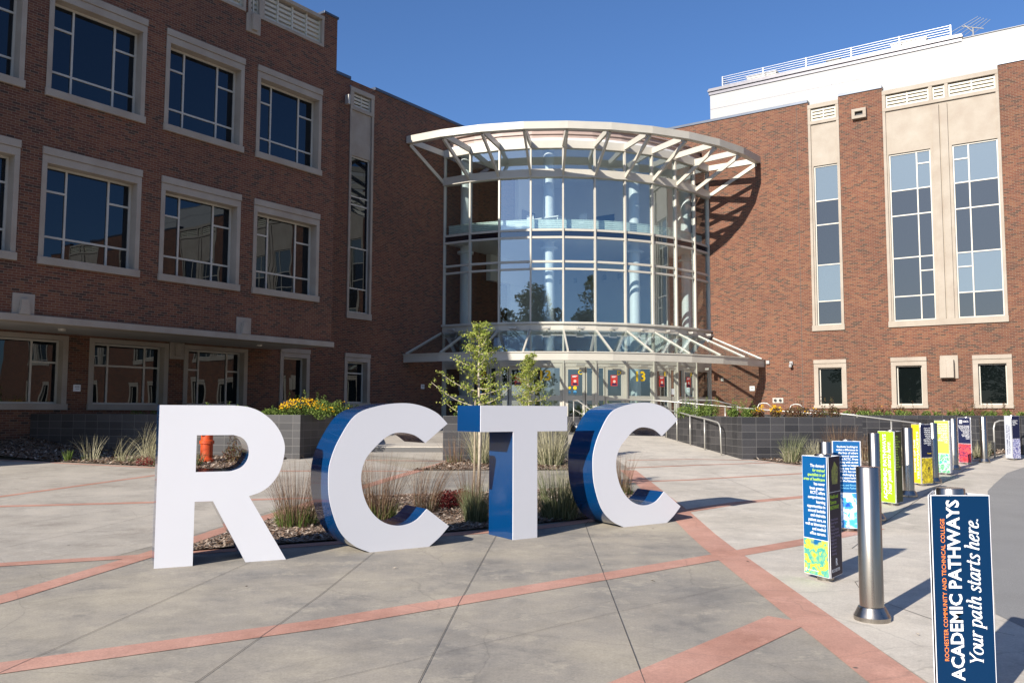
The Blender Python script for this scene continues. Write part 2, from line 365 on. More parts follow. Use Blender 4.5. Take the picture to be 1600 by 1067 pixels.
strips('paving_bands', [
    ([(-5.6, 4.43), (-3.43, 6.0), (-1.55, 7.18), (.985, 9.16), (3.4, 11.1), (5.2, 12.6)], .29),
    ([(2.46, 3.5), (2.52, 8.0), (2.56, 11.0), (2.66, 14.0), (2.72, 20.5)], .37),
    ([(2.3, 7.38), (.87, 5.74), (-.6, 4.1)], .36),
    ([(-4.9, 7.0), (-4.6, 8.0), (-4.22, 10.3), (-4.02, 12.1), (-3.62, 13.7), (-3.1, 16.2), (-2.45, 19.0), (-1.62, 22.3)], .26),
    ([(-9.5, 8.3), (-5.58, 9.66), (-4.4, 10.15), (-2.6, 11.0), (-.69, 12.0), (.38, 12.5), (1.25, 13.2), (2.6, 13.95), (3.87, 15.1), (6.3, 16.6)], .24),
    ([(-9.9, 13.2), (-9.03, 15.53), (-7.74, 18.97), (-7.1, 20.6)], .16),
    ([(-14.5, 13.2), (-8.39, 14.35), (-6.11, 14.88), (-3.5, 15.5)], .2),
    ([(-14.5, 22.9), (-13.1, 22.4), (-8.41, 20.65), (-5.17, 20.0), (-2.2, 20.05)], .16),
    ([(-2.6, 15.75), (-.44, 16.35), (.8, 16.85), (2.32, 18.05), (3.8, 18.62), (6.71, 20.25), (8.5, 21.2)], .16),
    ([(2.75, 21.0), (4.49, 21.93), (6.77, 23.0)], .15),
    ([(3.06, 23.1), (4.89, 23.7), (6.5, 23.7), (7.3, 22.3), (10.4, 22.6), (13.4, 24.9)], .15),
    ([(-5.2, 22.8), (-1.7, 22.55)], .12)], M['band'], .0045)
strips('paving_joints', [
    ([(-3.75, 3.0), (-3.37, 5.9), (-2.91, 9.87)], 0.0048), ([(-2.2, 4.0), (-2.01, 5.71), (-1.77, 8.22), (-1.63, 10.5)], 0.0053),
    ([(-.65, 4.4), (-.59, 5.72), (-.47, 7.86), (-.2, 11.9)], 0.0057), ([(1.15, 13.1), (1.07, 12.75), (.86, 5.74), (.8, 4.5)], 0.0053),
    ([(-3.2, 4.0), (-1.22, 5.74), (.89, 7.6), (2.37, 8.83)], 0.0033), ([(-8.6, 9.2), (-7.17, 12.37), (-6.0, 14.73)], 0.0048),
    ([(-7.0, 8.9), (-6.18, 10.69), (-5.52, 13.57), (-5.1, 15.0)], 0.0048), ([(-4.4, 7.8), (-3.11, 8.6), (-1.8, 9.6)], 0.0028),
    ([(4.2, 10.9), (5.39, 12.86), (11.1, 21.57), (13.4, 25)], 0.0081), ([(3.9, 9.3), (3.45, 8.9), (3.3, 8.3), (3.36, 8.0), (3.5, 7.4), (3.9, 6.9)], 0.0073),
    ([(2.8, 16.5), (5.2, 17.6), (7.9, 18.9)], 0.0048), ([(2.8, 12.4), (4.3, 12.9), (5.4, 12.86)], 0.0040), ([(4.7, 14.8), (4.6, 20.5)], 0.0048),
    ([(2.9, 25.5), (6.0, 25.8)], 0.0060), ([(2.9, 27.5), (5.7, 27.8)], 0.0060), ([(-9.2, 11.0), (-5.2, 12.2)], 0.0048), ([(-12.0, 17.2), (-3.4, 17.9)], 0.0048)], M['joint'], .0060)
road = [(4.11, 2.5), (4.11, 7.0), (4.14, 7.6), (9.28, 17.14), (10.23, 18.59), (11.86, 21.02), (13.32, 22.81), (15.5, 24.6), (25, 29), (60, 30), (60, 2.5)]
tag(sheet(road, .004).build('road', M['asphalt']), kind='structure')

def chips(name, poly, n, size, zf):
    pass
def in_poly(x, y, P):
    c = False; j = len(P)-1
    for i in range(len(P)):
        if (P[i][1] > y) != (P[j][1] > y) and x < (P[j][0]-P[i][0])*(y-P[i][1])/(P[j][1]-P[i][1])+P[i][0]: c = not c
        j = i
    return c
def bed(name, poly, n, mound=None, size=.03):
    zf = mound or (lambda x, y: G(x, y)+.01)
    s = sheet(poly, .016, zf=zf); o = tag(s.build(name, M['mulch']), kind='structure')
    mb = MB(); r = random.Random(len(poly)*7+n); x0 = min(p[0] for p in poly); x1 = max(p[0] for p in poly); y0 = min(p[1] for p in poly); y1 = max(p[1] for p in poly)
    k = 0
    while k < n:
        x = r.uniform(x0, x1); y = r.uniform(y0, y1)
        if not in_poly(x, y, poly): continue
        k += 1; L = r.uniform(.5, 2.2)*size; wd = r.uniform(.25, .6)*size; a = r.uniform(0, 6.28); ti = r.uniform(-.5, .5); z = zf(x, y)+.018+r.random()*.022
        dx, dy = math.cos(a), math.sin(a)
        mb.face([(x-dx*L-dy*wd, y-dy*L+dx*wd, z-ti*L), (x+dx*L-dy*wd, y+dy*L+dx*wd, z+ti*L+.004), (x+dx*L+dy*wd, y+dy*L-dx*wd, z+ti*L), (x-dx*L+dy*wd, y-dy*L-dx*wd, z-ti*L)])
    tag(mb.build('wood_chips', M['chip']), 'loose wood chips scattered over the '+name.replace('_', ' '), 'mulch', kind='stuff')
def lmound(x, y):
    # rises to the building on the left
    d = (Vector((x-2.12, y-47.98, 0))).dot(Vector((.8192, -.5736, 0)))   # distance out from the ground floor wall
    s = max(0, 1-max(0, d)/4.6); return G(x, y)+.01+.34*s*s*(1 if x < -5 else 0)
LB = [(-16, 23.6), (-13.15, 22.5), (-10.87, 21.75), (-8.58, 20.9), (-6.96, 20.3), (-5.6, 20.25), (-5.5, 22.8), (-8, 23.7), (-14.1, 25.2), (-18.5, 18.7), (-19.5, 19.5)]
LB = [(-24, 17), (-20, 19.5), (-16, 22.0), (-13.15, 22.5), (-10.87, 21.75), (-8.58, 20.9), (-6.96, 20.3), (-5.6, 20.25), (-5.5, 23.0), (-14.0, 25.4), (-19, 18)]
LB = [(-15.5, 23.3), (-13.15, 22.5), (-10.87, 21.75), (-8.58, 20.9), (-6.96, 20.3), (-6.3, 20.25), (-5.9, 23.2), (-14.0, 25.4)]
bed('mulch_bed', LB, 5000, lmound, .04)
BED = [(-4.02, 10.42), (-3.8, 11.9), (-3.42, 13.7), (-2.9, 16.0), (-2.27, 15.71), (-.45, 16.2), (.9, 16.75), (1.75, 17.4), (2.2, 17.4), (2.3, 15.82), (2.4, 13.95), (1.2, 13.3), (-.69, 12.18), (-2.6, 11.17)]
bed('mulch_bed', BED, 9000, None, .025)
bed('mulch_bed', [(-2.35, 20.21), (-1.94, 20.6), (-1.6, 22.6), (1.5, 22.8), (1.6, 20.34)], 2200, None, .035)
bed('mulch_bed', [(6.6, 24.0), (7.3, 22.5), (8.93, 22.54), (10.4, 22.8), (13.4, 25.2), (16, 27.6), (9.7, 27.6), (9.7, 24.2)], 3000, None, .04)

# ---------------------------------------------------------------- letters
def catmull(P, n=8):
    out = []
    for i in range(len(P)-1):
        p0 = P[max(i-1, 0)]; p1 = P[i]; p2 = P[i+1]; p3 = P[min(i+2, len(P)-1)]
        for k in range(n):
            t = k/n
            out.append(tuple(.5*((2*p1[a])+(-p0[a]+p2[a])*t+(2*p0[a]-5*p1[a]+4*p2[a]-p3[a])*t*t+(-p0[a]+3*p1[a]-3*p2[a]+p3[a])*t**3) for a in (0, 1)))
    out.append(P[-1]); return out
def letter(name, loops, org, th, depth, label):
    root = empty(name, org, R(th), label, 'letter sign', 'giant letters standing on the plaza')
    tri = tessellate_polygon([[Vector((u, z, 0)) for u, z in lp] for lp in loops]); flat = [p for lp in loops for p in lp]
    def shell(mb, y0, y1, front, back):
        for lp in loops:
            n = len(lp)
            for i in range(n):
                a, c = lp[i], lp[(i+1) % n]; mb.face([(a[0], y0, a[1]), (c[0], y0, c[1]), (c[0], y1, c[1]), (a[0], y1, a[1])])
        for t in tri:
            if front: mb.face([(flat[i][0], y0, flat[i][1]) for i in t])
            if back: mb.face([(flat[i][0], y1, flat[i][1]) for i in t])
    a = MB(); shell(a, 0, .012, True, True); a.build('front_face', M['lwhite'], root, merge=True)
    b = MB(); shell(b, .0125, depth, True, True); b.build('side_band', M['lblue'], root, merge=True, auto=25)
    return root
def arc(cx, cy, rx, ry, a0, a1, n=28): return [(cx+rx*math.cos(R(a0+(a1-a0)*i/n)), cy+ry*math.sin(R(a0+(a1-a0)*i/n))) for i in range(n+1)]
outR = [(0, 0), (.39, 0), (.39, .695), (.581, .695), (.95, 0), (1.396, 0), (.964, .737)]
outR += catmull([(.964, .737), (1.092, .78), (1.205, .862), (1.30, 1.01), (1.347, 1.236), (1.32, 1.39), (1.227, 1.545), (1.09, 1.665), (.94, 1.73), (.773, 1.75)], 6)[1:]
outR += [(0, 1.75)]
holeR = [(.391, 1.018), (.391, 1.42), (.78, 1.42)]+catmull([(.78, 1.42), (.875, 1.385), (.932, 1.315), (.951, 1.22), (.93, 1.13), (.87, 1.06), (.77, 1.022), (.70, 1.018)], 6)[1:]
letter('letter_r', [outR, holeR], (-3.826, 9.485, -.012), 24.4, .60, 'giant white letter R with blue sides, leftmost and nearest of the letters')
outC = catmull([(1.01, 1.527), (.86, 1.66), (.64, 1.75), (.385, 1.782), (.06, 1.745), (-.232, 1.634), (-.435, 1.348), (-.535, 1.10), (-.556, .90), (-.53, .62), (-.41, .292), (-.22, .10), (0, 0)], 6)
outC += [(.748, 0)]+catmull([(.748, 0), (.91, .115), (1.045, .245)], 4)[1:]+catmull([(.732, .475), (.56, .335), (.33, .297), (.10, .38), (-.07, .58), (-.149, .866), (-.10, 1.10), (.048, 1.27), (.18, 1.375), (.33, 1.422), (.54, 1.39), (.70, 1.289)], 6)
letter('letter_c', [outC], (-1.666, 10.545, -.003), 32.5, .60, 'giant white letter C with blue sides, between the letters R and T')
letter('letter_t', [[(0, 0), (.39, 0), (.39, 1.405), (.90, 1.405), (.90, 1.745), (-.507, 1.745), (-.507, 1.405), (0, 1.405)]], (.021, 11.488, .012), 34.4, .58, 'giant white letter T with bright blue left side')
letter('letter_c', [outC], (1.62, 12.596, .036), 30.5, .62, 'giant white letter C with blue sides, rightmost of the letters')

# ---------------------------------------------------------------- buildings
BO = (2.12, 47.98, EYE); BR = R(-35)
def W1(t, z, d): return (3.1+d, -t, z)
def W2(t, z, d): return (d, -t, z)
def W3(t, z, d): return (t, -d, z)
def wall(mb, pf, t0, t1, z0, z1, holes, m=0, d=0):
    ts = sorted({t0, t1, *[h[0] for h in holes], *[h[1] for h in holes]}); zs = sorted({z0, z1, *[h[2] for h in holes], *[h[3] for h in holes]})
    ts = [t for t in ts if t0 <= t <= t1]; zs = [z for z in zs if z0 <= z <= z1]
    for i in range(len(ts)-1):
        for j in range(len(zs)-1):
            tc = (ts[i]+ts[i+1])/2; zc = (zs[j]+zs[j+1])/2
            if any(h[0] < tc < h[1] and h[2] < zc < h[3] for h in holes): continue
            mb.face([pf(ts[i], zs[j], d), pf(ts[i+1], zs[j], d), pf(ts[i+1], zs[j+1], d), pf(ts[i], zs[j+1], d)], m)
def frame_panes(par, pf, t0, t1, z0, z1, vs, hs, dep, blinds=(), fw_=.055, glass='glass', vr={}):
    """metal frame with muntins and glass set back by dep; hs: (z, ta, tb)"""
    f = MB(); d0, d1 = -dep-.03, -dep+.04
    f.mbox(pf, t0, t0+fw_, z0, z1, d0, d1); f.mbox(pf, t1-fw_, t1, z0, z1, d0, d1)
    f.mbox(pf, t0+fw_, t1-fw_, z0, z0+fw_, d0, d1); f.mbox(pf, t0+fw_, t1-fw_, z1-fw_, z1, d0, d1)
    for v in vs: f.mbox(pf, v-.027, v+.027, z0+fw_, z1-fw_, d0+.003, d1-.003)
    for z, a, b in hs: f.mbox(pf, a, b, z-.027, z+.027, d0+.006, d1-.006)
    f.build('frame', M['metal'], par)
    p = MB(); r = random.Random(int(t0*100+z0*10))
    T = [t0+.01]+sorted(vs)+[t1-.01]
    for i in range(len(T)-1):
        a, b = T[i], T[i+1]; Z = [z0+.01]+sorted(z for z, ha, hb in hs if ha < (a+b)/2 < hb)+[z1-.01]
        for j in range(len(Z)-1):
            k = r.uniform(-.0035, .0035); l = r.uniform(-.003, .003); zc = (Z[j]+Z[j+1])/2; tc = (a+b)/2
            mi = 1 if any(B[0] < tc < B[1] and B[2] < zc < B[3] for B in blinds) else 0
            p.face([pf(a, Z[j], -dep+k), pf(b, Z[j], -dep+l), pf(b, Z[j+1], -dep-k), pf(a, Z[j+1], -dep-l)], mi)
    p.build('pane', [M[glass], M['blind']], par)
def stone_window(root, pf, t0, t1, z0, z1, vs, hs, jw=.13, lh=.41, sh=.2, dep=.32, glass='glass', blinds=(), name='window', proud=.03, label=None):
    s = MB(); c = lh/2
    s.mbox(pf, t0, t0+jw, z0+sh, z1-lh, -dep-.03, proud); s.mbox(pf, t1-jw, t1, z0+sh, z1-lh, -dep-.03, proud)
    if lh > .25:
        s.mbox(pf, t0, t1, z1-lh, z1-c-.008, -dep-.03, proud); s.mbox(pf, t0-.004, t1+.004, z1-c+.008, z1, -.1, proud+.03); s.mbox(pf, t0+.01, t1-.01, z1-c-.008, z1-c+.008, -.1, proud-.012)
    else: s.mbox(pf, t0, t1, z1-lh, z1, -dep-.03, proud)
    o = s.build(name, M['stone'], root, bevel=.006)
    if label: o['label'] = label
    b = MB(); b.mbox(pf, t0-.02, t1+.02, z0, z0+sh, -dep-.03, proud+.05); b.build('sill', M['stone'], o, bevel=.006)
    frame_panes(o, pf, t0+jw, t1-jw, z0+sh, z1-lh, vs, hs, dep, blinds, glass=glass)
    return o
# ---- left wing
LW = empty('brick_building', BO, BR, 'dark brown brick wing in shade filling the left side, with stone framed windows', 'building')
mb = MB(); holes1 = []; cols = [19.87, 23.18, 26.6, 29.95, 33.3, 36.65]; WD = 2.79
for c in cols:
    for z in (8.18, 3.74): holes1.append((c+.03, c+WD-.03, z+.03, z+3.05))
LT = 13.95
lat = []
x_ = 19.9
for k in range(6): lat.append((x_, x_+2.62, 'big')); lat.append((x_+2.72, x_+3.16, 'small')); x_ += 3.36
for a, b, q in lat: holes1.append((a, b, 12.9, 13.85))
holes1.append((19.87, 40.1, 13.85, 14.2))
wall(mb, W1, 19.2, 40, 2.4, 14.1, holes1)
# return end of the wing, back side and parapet cap
mb.face([(3.1, -19.2, 2.4), (-8, -19.2, 2.4), (-8, -19.2, 14.1), (3.1, -19.2, 14.1)])
mb.face([(3.1, -40, 2.4), (-8, -40, 2.4), (-8, -40, 14.1), (3.1, -40, 14.1)])
mb.face([(-8, -19.2, 2.4), (-8, -40, 2.4), (-8, -40, 14.1), (-8, -19.2, 14.1)])
# ground-floor and recessed wall
holes2 = [(14.1, 15.5, 3.8, 13.5)]
GW = [(14.08, 15.54, .15, 2.35), (17.39, 18.84, .15, 2.35)]
GB = [(20.32, 22.92, .0, 2.2), (23.5, 26.2, .0, 2.2), (26.85, 30.2, .0, 2.2), (31.0, 34.2, .0, 2.2), (34.9, 38, 0, 2.2)]
for a, b, c_, d_ in GW+GB: holes2.append((a+.03, b-.03, c_+.03, d_-.03))
wall(mb, W2, 0.02, 40, -1.1, 13.75, holes2)
mb.build('wall', M['brick'], LW)
r_ = MB(); r_.box(-8, -19.2, 12.8, 2.9, -40, 12.9); r_.box(-8, -.1, 12.9, -.3, -19.1, 13.0); r_.build('roof', M['coping'], LW)
for pf_, a_, b_, c_, d_ in ((W1, 19.17, 19.87, 14.1, 14.18), (W2, 0, 14.08, 13.75, 13.87), (W2, 15.5, 19.1, 13.75, 13.87)):
    cp_ = MB(); cp_.mbox(pf_, a_, b_, c_, d_, -.35, .05); cp_.build('coping', M['coping'], LW, bevel=.004)
# ledge and soffit
lg = MB(); lg.mbox(W1, 19.16, 40, 2.22, 2.40, -.4, .12); lg.build('ledge', M['stone'], LW, bevel=.008)
sf = MB(); sf.box(-.2, -40, 2.26, 2.7, -19.2, 2.30); sf.build('soffit', M['soffit'], LW)
for t in (21.1, 27.9):
    q = MB(); q.lathe([(.0, 2.19), (.09, 2.19), (.11, 2.26)], (1.6, -t), 16); q.build('downlight', M['metal'], LW)
for c in cols:
    for z in (8.18, 3.74):
        hs = [(z+.79, c+.18, c+WD-.18), (z+2.0, c+.18, c+.80), (z+2.0, c+1.99, c+WD-.18)]
        stone_window(LW, W1, c, c+WD, z, z+3.08, [c+.80, c+1.99], hs)
# parapet lattice band
for a, b, q in lat:
    s = MB(); s.mbox(W1, a-.05, b+.05, 12.83, 12.93, -.3, .04); s.mbox(W1, a-.05, b+.05, 13.82, 13.95, -.3, .05); s.mbox(W1, a-.05, a+.05, 12.93, 13.82, -.3, .035); s.mbox(W1, b-.05, b+.05, 12.93, 13.82, -.3, .035)
    o = s.build('lattice_panel', M['stone'], LW, bevel=.004)
    l = MB()
    for i in range(5): l.mbox(W1, a+.05, b-.05, 12.98+i*.165, 13.07+i*.165, -.24, -.1)
    n = 4 if q == 'big' else 2
    for i in range(n+1): tt = a+.05+(b-a-.1)*i/n; l.mbox(W1, tt-.03, tt+.03, 12.94, 13.81, -.23, -.07)
    l.build('lattice', M['louver'], o)
for t in (22.9, 29.62, 36.34):
    s = MB(); s.mbox(W1, t-.27, t+.27, 12.22, 12.82, -.05, .06); s.mbox(W1, t-.1, t+.1, 12.3, 12.84, .06, .16); s.build('keystone', M['stone'], LW, bevel=.01)
for t in (22.95, 29.7, 36.4):
    s = MB(); s.mbox(W1, t-.27, t+.27, 2.401, 2.93, -.05, .05)
    p = [(-.13, 2.401), (.13, 2.401), (.08, 2.78), (-.08, 2.78)]
    for i in range(4):
        a, b = p[i], p[(i+1) % 4]; s.face([W1(t+a[0], a[1], .05), W1(t+b[0], b[1], .05), W1(t+b[0], b[1], .15), W1(t+a[0], a[1], .15)])
    s.face([W1(t+a, z, .15) for a, z in p]); s.build('keystone', M['stone'], LW, bevel=.006)
# ground-floor windows
for i, (a, b, c_, d_) in enumerate(GB):
    w_ = b-a
    hs = [(1.38, a+.14, a+.72), (1.38, b-.72, b-.14)] if i != 1 else [(1.38, a+.14, b-.14)]
    if i in (2, 3, 4): vs = [a+.95, b-.95]; hs = [(1.40, a+.14, a+.95), (1.40, b-.95, b-.14)]
    else: vs = [a+.70, b-.74]; hs = [(1.38, a+.14, a+.70), (1.38, b-.74, b-.14)] if i == 0 else [(1.38, a+.14, b-.14)]
    stone_window(LW, W2, a, b, c_, d_, vs, hs, jw=.16, lh=.14, sh=.18, dep=.28)
for a, b, c_, d_ in GW:
    stone_window(LW, W2, a, b, c_, d_, [], [(1.55, a+.16, b-.16)] if a < 15 else [], jw=.16, lh=.34, sh=.18, dep=.28)
s = MB(); s.mbox(W2, 22.94, 23.48, 1.70, 2.25, -.05, .05); s.mbox(W2, 23.1, 23.3, 1.8, 2.22, .05, .13); s.build('keystone', M['stone'], LW, bevel=.006)
# tall stone bay in the recessed wall
def tall_bay(root, pf, t0, t1, ztop, zg, zbot, spans, hs, small, vents, blinds, name='tall_window'):
    s = MB(); jw = .12
    s.mbox(pf, t0, t0+jw, zbot+.26, zg, -.3, .04); s.mbox(pf, t1-jw, t1, zbot+.26, zg, -.3, .04)
    e = [t0+jw]+[x for sp_ in spans for x in sp_[:2]]+[t1-jw]
    for i in range(0, len(e), 2):
        if e[i+1]-e[i] > .01: s.mbox(pf, e[i]-.004, e[i+1]+.004, zbot+.26, zg, -.3, -.02)
    if len(spans) > 1:
        a, b = spans[0][1], spans[1][0]; c = (a+b)/2
        s.mbox(pf, a+.12, c-.03, zbot+.26, ztop-1.05, -.02, .05); s.mbox(pf, c+.03, b-.12, zbot+.26, ztop-1.05, -.02, .05)
    s.mbox(pf, t0, t1, zg, ztop-.95, -.3, -.03)
    s.mbox(pf, t0, t0+jw, zg, ztop-.95, -.03, .04); s.mbox(pf, t1-jw, t1, zg, ztop-.95, -.03, .04)
    s.mbox(pf, t0, t1, ztop-.95, ztop-.80, -.3, .05); s.mbox(pf, t0, t1, ztop-.19, ztop, -.3, .06)
    v = [t0+.12]+[x for q in vents for x in q]+[t1-.12]
    v = [t0]+[x for q in vents for x in q]+[t1]
    for i in range(0, len(v), 2): s.mbox(pf, v[i], v[i+1], ztop-.80, ztop-.19, -.3, .045)
    o = s.build(name, M['stone'], root, bevel=.005)
    b_ = MB(); b_.mbox(pf, t0-.02, t1+.02, zbot, zbot+.258, -.3, .07); b_.build('sill', M['stone'], o, bevel=.006)
    bk = MB(); bk.mbox(pf, t0+.05, t1-.05, ztop-.8, ztop-.19, -.32, -.3); bk.build('vent_back', M['dark'], o)
    for a, b in vents:
        l = MB()
        for i in range(4): l.mbox(pf, a+.02, b-.02, ztop-.77+i*.15, ztop-.68+i*.15, -.2, -.06)
        n = 1 if b-a < .6 else 2
        for i in range(n+1): tt = a+.03+(b-a-.06)*i/n; l.mbox(pf, tt-.025, tt+.025, ztop-.79, ztop-.2, -.19, -.05)
        l.build('louver', M['louver'], o)
    for a, b, vs in spans:
        H = [(z, a, b) for z in hs]+[q for q in small if a <= q[1] < b]
        frame_panes(o, pf, a, b, zbot+.26, zg-.005, vs, H, .14, blinds, glass='glass3' if pf is W3 else 'glass')
    return o
tall_bay(LW, W2, 14.1, 15.5, 13.47, 10.6, 3.78, [(14.22, 15.36, [])], [8.9, 8.55, 6.75, 5.05], [], [(14.28, 15.3)], ())
for t, z, lab in ((10.71, 1.10, 'small white plaque on the shaded wall'), (26.54, .66, 'small white notice between the ground floor windows')):
    s = MB(); s.mbox(W2, t-.11, t+.11, z-.1, z+.1, 0.003, .02); o = s.build('wall_plaque', M['wpap'], LW); o['label'] = lab
    k = MB(); k.mbox(W2, t-.07, t+.07, z+.03, z+.05, .021, .023); k.mbox(W2, t-.07, t+.05, z-.03, z-.015, .021, .023); k.build('plaque_lines', M['black'], o)
s = MB(); s.mbox(W2, 15.68, 15.8, 12.6, 13.0, .003, .22); s.build('wall_lamp', M['metal'], LW, bevel=.02)

# ---- right wing
RW = empty('brick_building', BO, BR, 'sunlit red brick wing on the right with tall stone framed window bays', 'building')
mb = MB(); H3 = []
P1 = [(14.28, 15.68)]; P2 = [(17.56, 22.12)]
reps = [27.0, 35.5, 44.0, 52.5]
for a, b in P1: H3.append((a+.02, b-.02, 3.73, 20))
for a, b in P2: H3.append((a+.02, b-.02, 3.73, 20))
for a in reps: H3.append((a+.02, a+4.54, 3.73, 20))
LWn = [(14.28, 15.71), (17.58, 19.01), (20.75, 22.18)]+[(a+k, a+k+1.43) for a in reps for k in (.2, 3.1)]
for a, b in LWn: H3.append((a+.03, b-.03, .23, 2.36))
wall(mb, W3, .02, 62, -1.1, 14.46, H3)
mb.face([(62, 0, -1.1), (62, 12, -1.1), (62, 12, 14.46), (62, 0, 14.46)])
mb.build('wall', M['brick'], RW)
s = MB()
e = [8.0, 14.28, 15.68, 17.56, 22.12]
for a in reps: e += [a, a+4.56]
e.append(62)
e[0] = .5
for i in range(0, len(e), 2): s = MB(); s.mbox(W3, e[i], e[i+1], 14.46, 14.58, -.35, .05); s.build('coping', M['coping'], RW, bevel=.004)
s = MB(); s.box(.2, .3, 13.2, 62, 6, 13.3); s.build('roof', M['coping'], RW)
for i in range(2, len(e)-1, 1): pass
tall_bay(RW, W3, 14.28, 15.68, 14.32, 11.39, 3.71, [(14.48, 15.58, [])], [9.74, 8.62, 6.75, 5.07], [], [(14.42, 15.54)], [(14.3, 15.7, 9.74, 11.4), (14.3, 15.7, 5.07, 6.75)])
tall_bay(RW, W3, 17.56, 22.12, 14.30, 11.39, 3.71, [(17.75, 19.44, [18.87]), (20.28, 22.0, [20.89])], [9.74, 8.62, 6.74, 5.05],
         [(10.82, 18.87, 19.44), (6.12, 18.87, 19.44), (10.76, 20.28, 20.89), (6.14, 20.28, 20.89)], [(17.70, 19.45), (19.60, 20.08), (20.22, 22.0)],
         [(17.7, 22.1, 9.74, 11.4), (20.2, 22.1, 5.05, 6.74)])
for i, a in enumerate(reps):
    tall_bay(RW, W3, a, a+4.56, 14.30, 11.39, 3.71, [(a+.19, a+1.88, [a+1.31]), (a+2.72, a+4.44, [a+3.33])], [9.74, 8.62, 6.74, 5.05], [], [(a+.14, a+1.88), (a+2.04, a+2.52), (a+2.66, a+4.44)],
             [(a, a+4.5, 9.74, 11.4)] if i % 2 == 0 else ())
for a, b in LWn:
    stone_window(RW, W3, a, b, .2, 2.39, [], [], jw=.2, lh=.36, sh=.14, dep=.2, glass='glass_low')
# brick-set stone boxes, camera, plates
s = MB(); s.mbox(W3, 19.53, 20.22, 1.44, 2.41, .002, .06); s.mbox(W3, 19.55, 19.80, 1.47, 2.22, .06, .30); s.mbox(W3, 19.80, 20.08, 1.47, 2.22, .06, .32); s.build('stone_bracket', M['stone'], RW, bevel=.012)
s = MB()
s.mbox(W3, 16.28, 16.9, 13.55, 13.68, .002, .2); s.mbox(W3, 16.28, 16.9, 13.23, 13.36, .002, .2); s.mbox(W3, 16.28, 16.42, 13.36, 13.55, .002, .2); s.mbox(W3, 16.76, 16.9, 13.36, 13.55, .002, .2)
o = s.build('scupper', M['stone'], RW, bevel=.006)
s = MB(); s.mbox(W3, 16.42, 16.76, 13.36, 13.55, .002, .05); s.build('scupper_opening', M['dark'], o)
s = MB(); s.mbox(W3, 13.2, 13.34, 2.2, 2.36, .002, .1); s.tube([W3(13.27, 2.26, .1), W3(13.27, 2.2, .22)], .05, 10); s.lathe([(0, 2.05), (.06, 2.08), (.075, 2.15), (.06, 2.2)], (13.27, -.2), 14); s.build('security_camera', M['white'], RW)
s = MB(); s.mbox(W3, 12.09, 12.25, 2.27, 2.43, .002, .1); s.build('wall_sensor', M['white'], RW, bevel=.01)
s = MB(); s.mbox(W3, 11.26, 11.5, 1.02, 1.24, .002, .03); o = s.build('wall_plaque', M['wpap'], RW); k = MB(); k.mbox(W3, 11.3, 11.46, 1.1, 1.17, .031, .033); k.build('plaque_lines', M['tray'], o)
s = MB(); s.mbox(W3, 9.85, 9.99, 1.5, 1.66, .002, .08); s.build('wall_sensor', M['tray'], RW, bevel=.01)
s = MB(); s.mbox(W3, 12.35, 12.85, .44, .68, .002, .025); o = s.build('hose_plate', M['tray'], RW)
for t in (12.48, 12.72):
    k = MB(); c0 = Vector(W3(t, .56, .026)); k.tube([c0, c0+Vector((0, -.04, 0))], .065, 12); k.build('hose_socket', M['black'], o)
s = MB(); s.mbox(W3, 13.75, 13.77, -.5, 14.4, .0005, .004); s.build('expansion_joint', M['joint'], RW)

# ---- white rooftop penthouse
PH = empty('rooftop_penthouse', BO, BR, 'white panelled penthouse rising behind the sunlit brick wing', 'penthouse')
def WP(t, z, d): return (t, 6-d, z)
s = MB(); s.mbox(WP, 7.08, 20.08, 13.0, 18.16, -12, 0); s.mbox(WP, 20.09, 58, 13.0, 18.28, -12, 0); s.build('wall_panels', M['white'], PH)
s = MB()
for t in (13.85, 20.085, 27, 34, 41): s.mbox(WP, t-.02, t+.02, 13.1, 18.15, .002, .006)
s.mbox(WP, 7.08, 58, 17.31, 17.34, .002, .006); s.build('panel_joint', M['edge'], PH)
s = MB(); s.mbox(WP, 7.02, 20.1, 18.16, 18.34, -12, .06); s.mbox(WP, 6.98, 20.14, 18.34, 18.44, -12, .14); s.mbox(WP, 7.02, 20.1, 18.44, 18.52, -12, .10); s.build('roof_edge', M['edge'], PH)
s = MB(); s.mbox(WP, 20.1, 58, 18.28, 18.31, -12, .05); s.build('parapet_cap', M['white'], PH)
rl = MB()
for k in range(5): rl.mbox(WP, 7.8, 19.6, 18.62+k*.125, 18.64+k*.125, -.12, -.10)
for k in range(4): rl.box(7.78, 6.1, 18.62+k*.15, 7.81, 9, 18.65+k*.15)
for k in range(6): t = 7.8+11.8*k/5; rl.mbox(WP, t-.025, t+.025, 18.5, 19.15, -.13, -.08)
rl.build('roof_railing', M['gutter'], PH)
for a, b, h, nm, mt, lab in ((9.07, 10.76, 18.95, 'rooftop_unit', 'white', 'low white unit on the penthouse roof, behind the left part of the railing'), (16.75, 18.43, 18.97, 'rooftop_unit', 'white', 'low white unit on the penthouse roof, near the right end of the railing'), (13.49, 14.19, 18.86, 'roof_vent', 'black', 'small black roof vent behind the middle of the railing')):
    rr_ = empty(nm, BO, BR, lab, 'roof equipment')
    s = MB(); s.mbox(WP, a, b, 18.52, h, -1.6, -.5); s.build('casing', M[mt], rr_, bevel=.02)
    s = MB()
    for k in range(3): s.mbox(WP, a+.05, b-.05, 18.58+k*.12, 18.61+k*.12, -.498, -.48)
    s.mbox(WP, a-.03, b+.03, h, h+.03, -1.63, -.47); s.build('louver', M['tray'] if mt == 'white' else M['black'], rr_)
an = empty('rooftop_antenna', BO, BR, 'spindly television aerial above the right end of the penthouse roof', 'antenna')
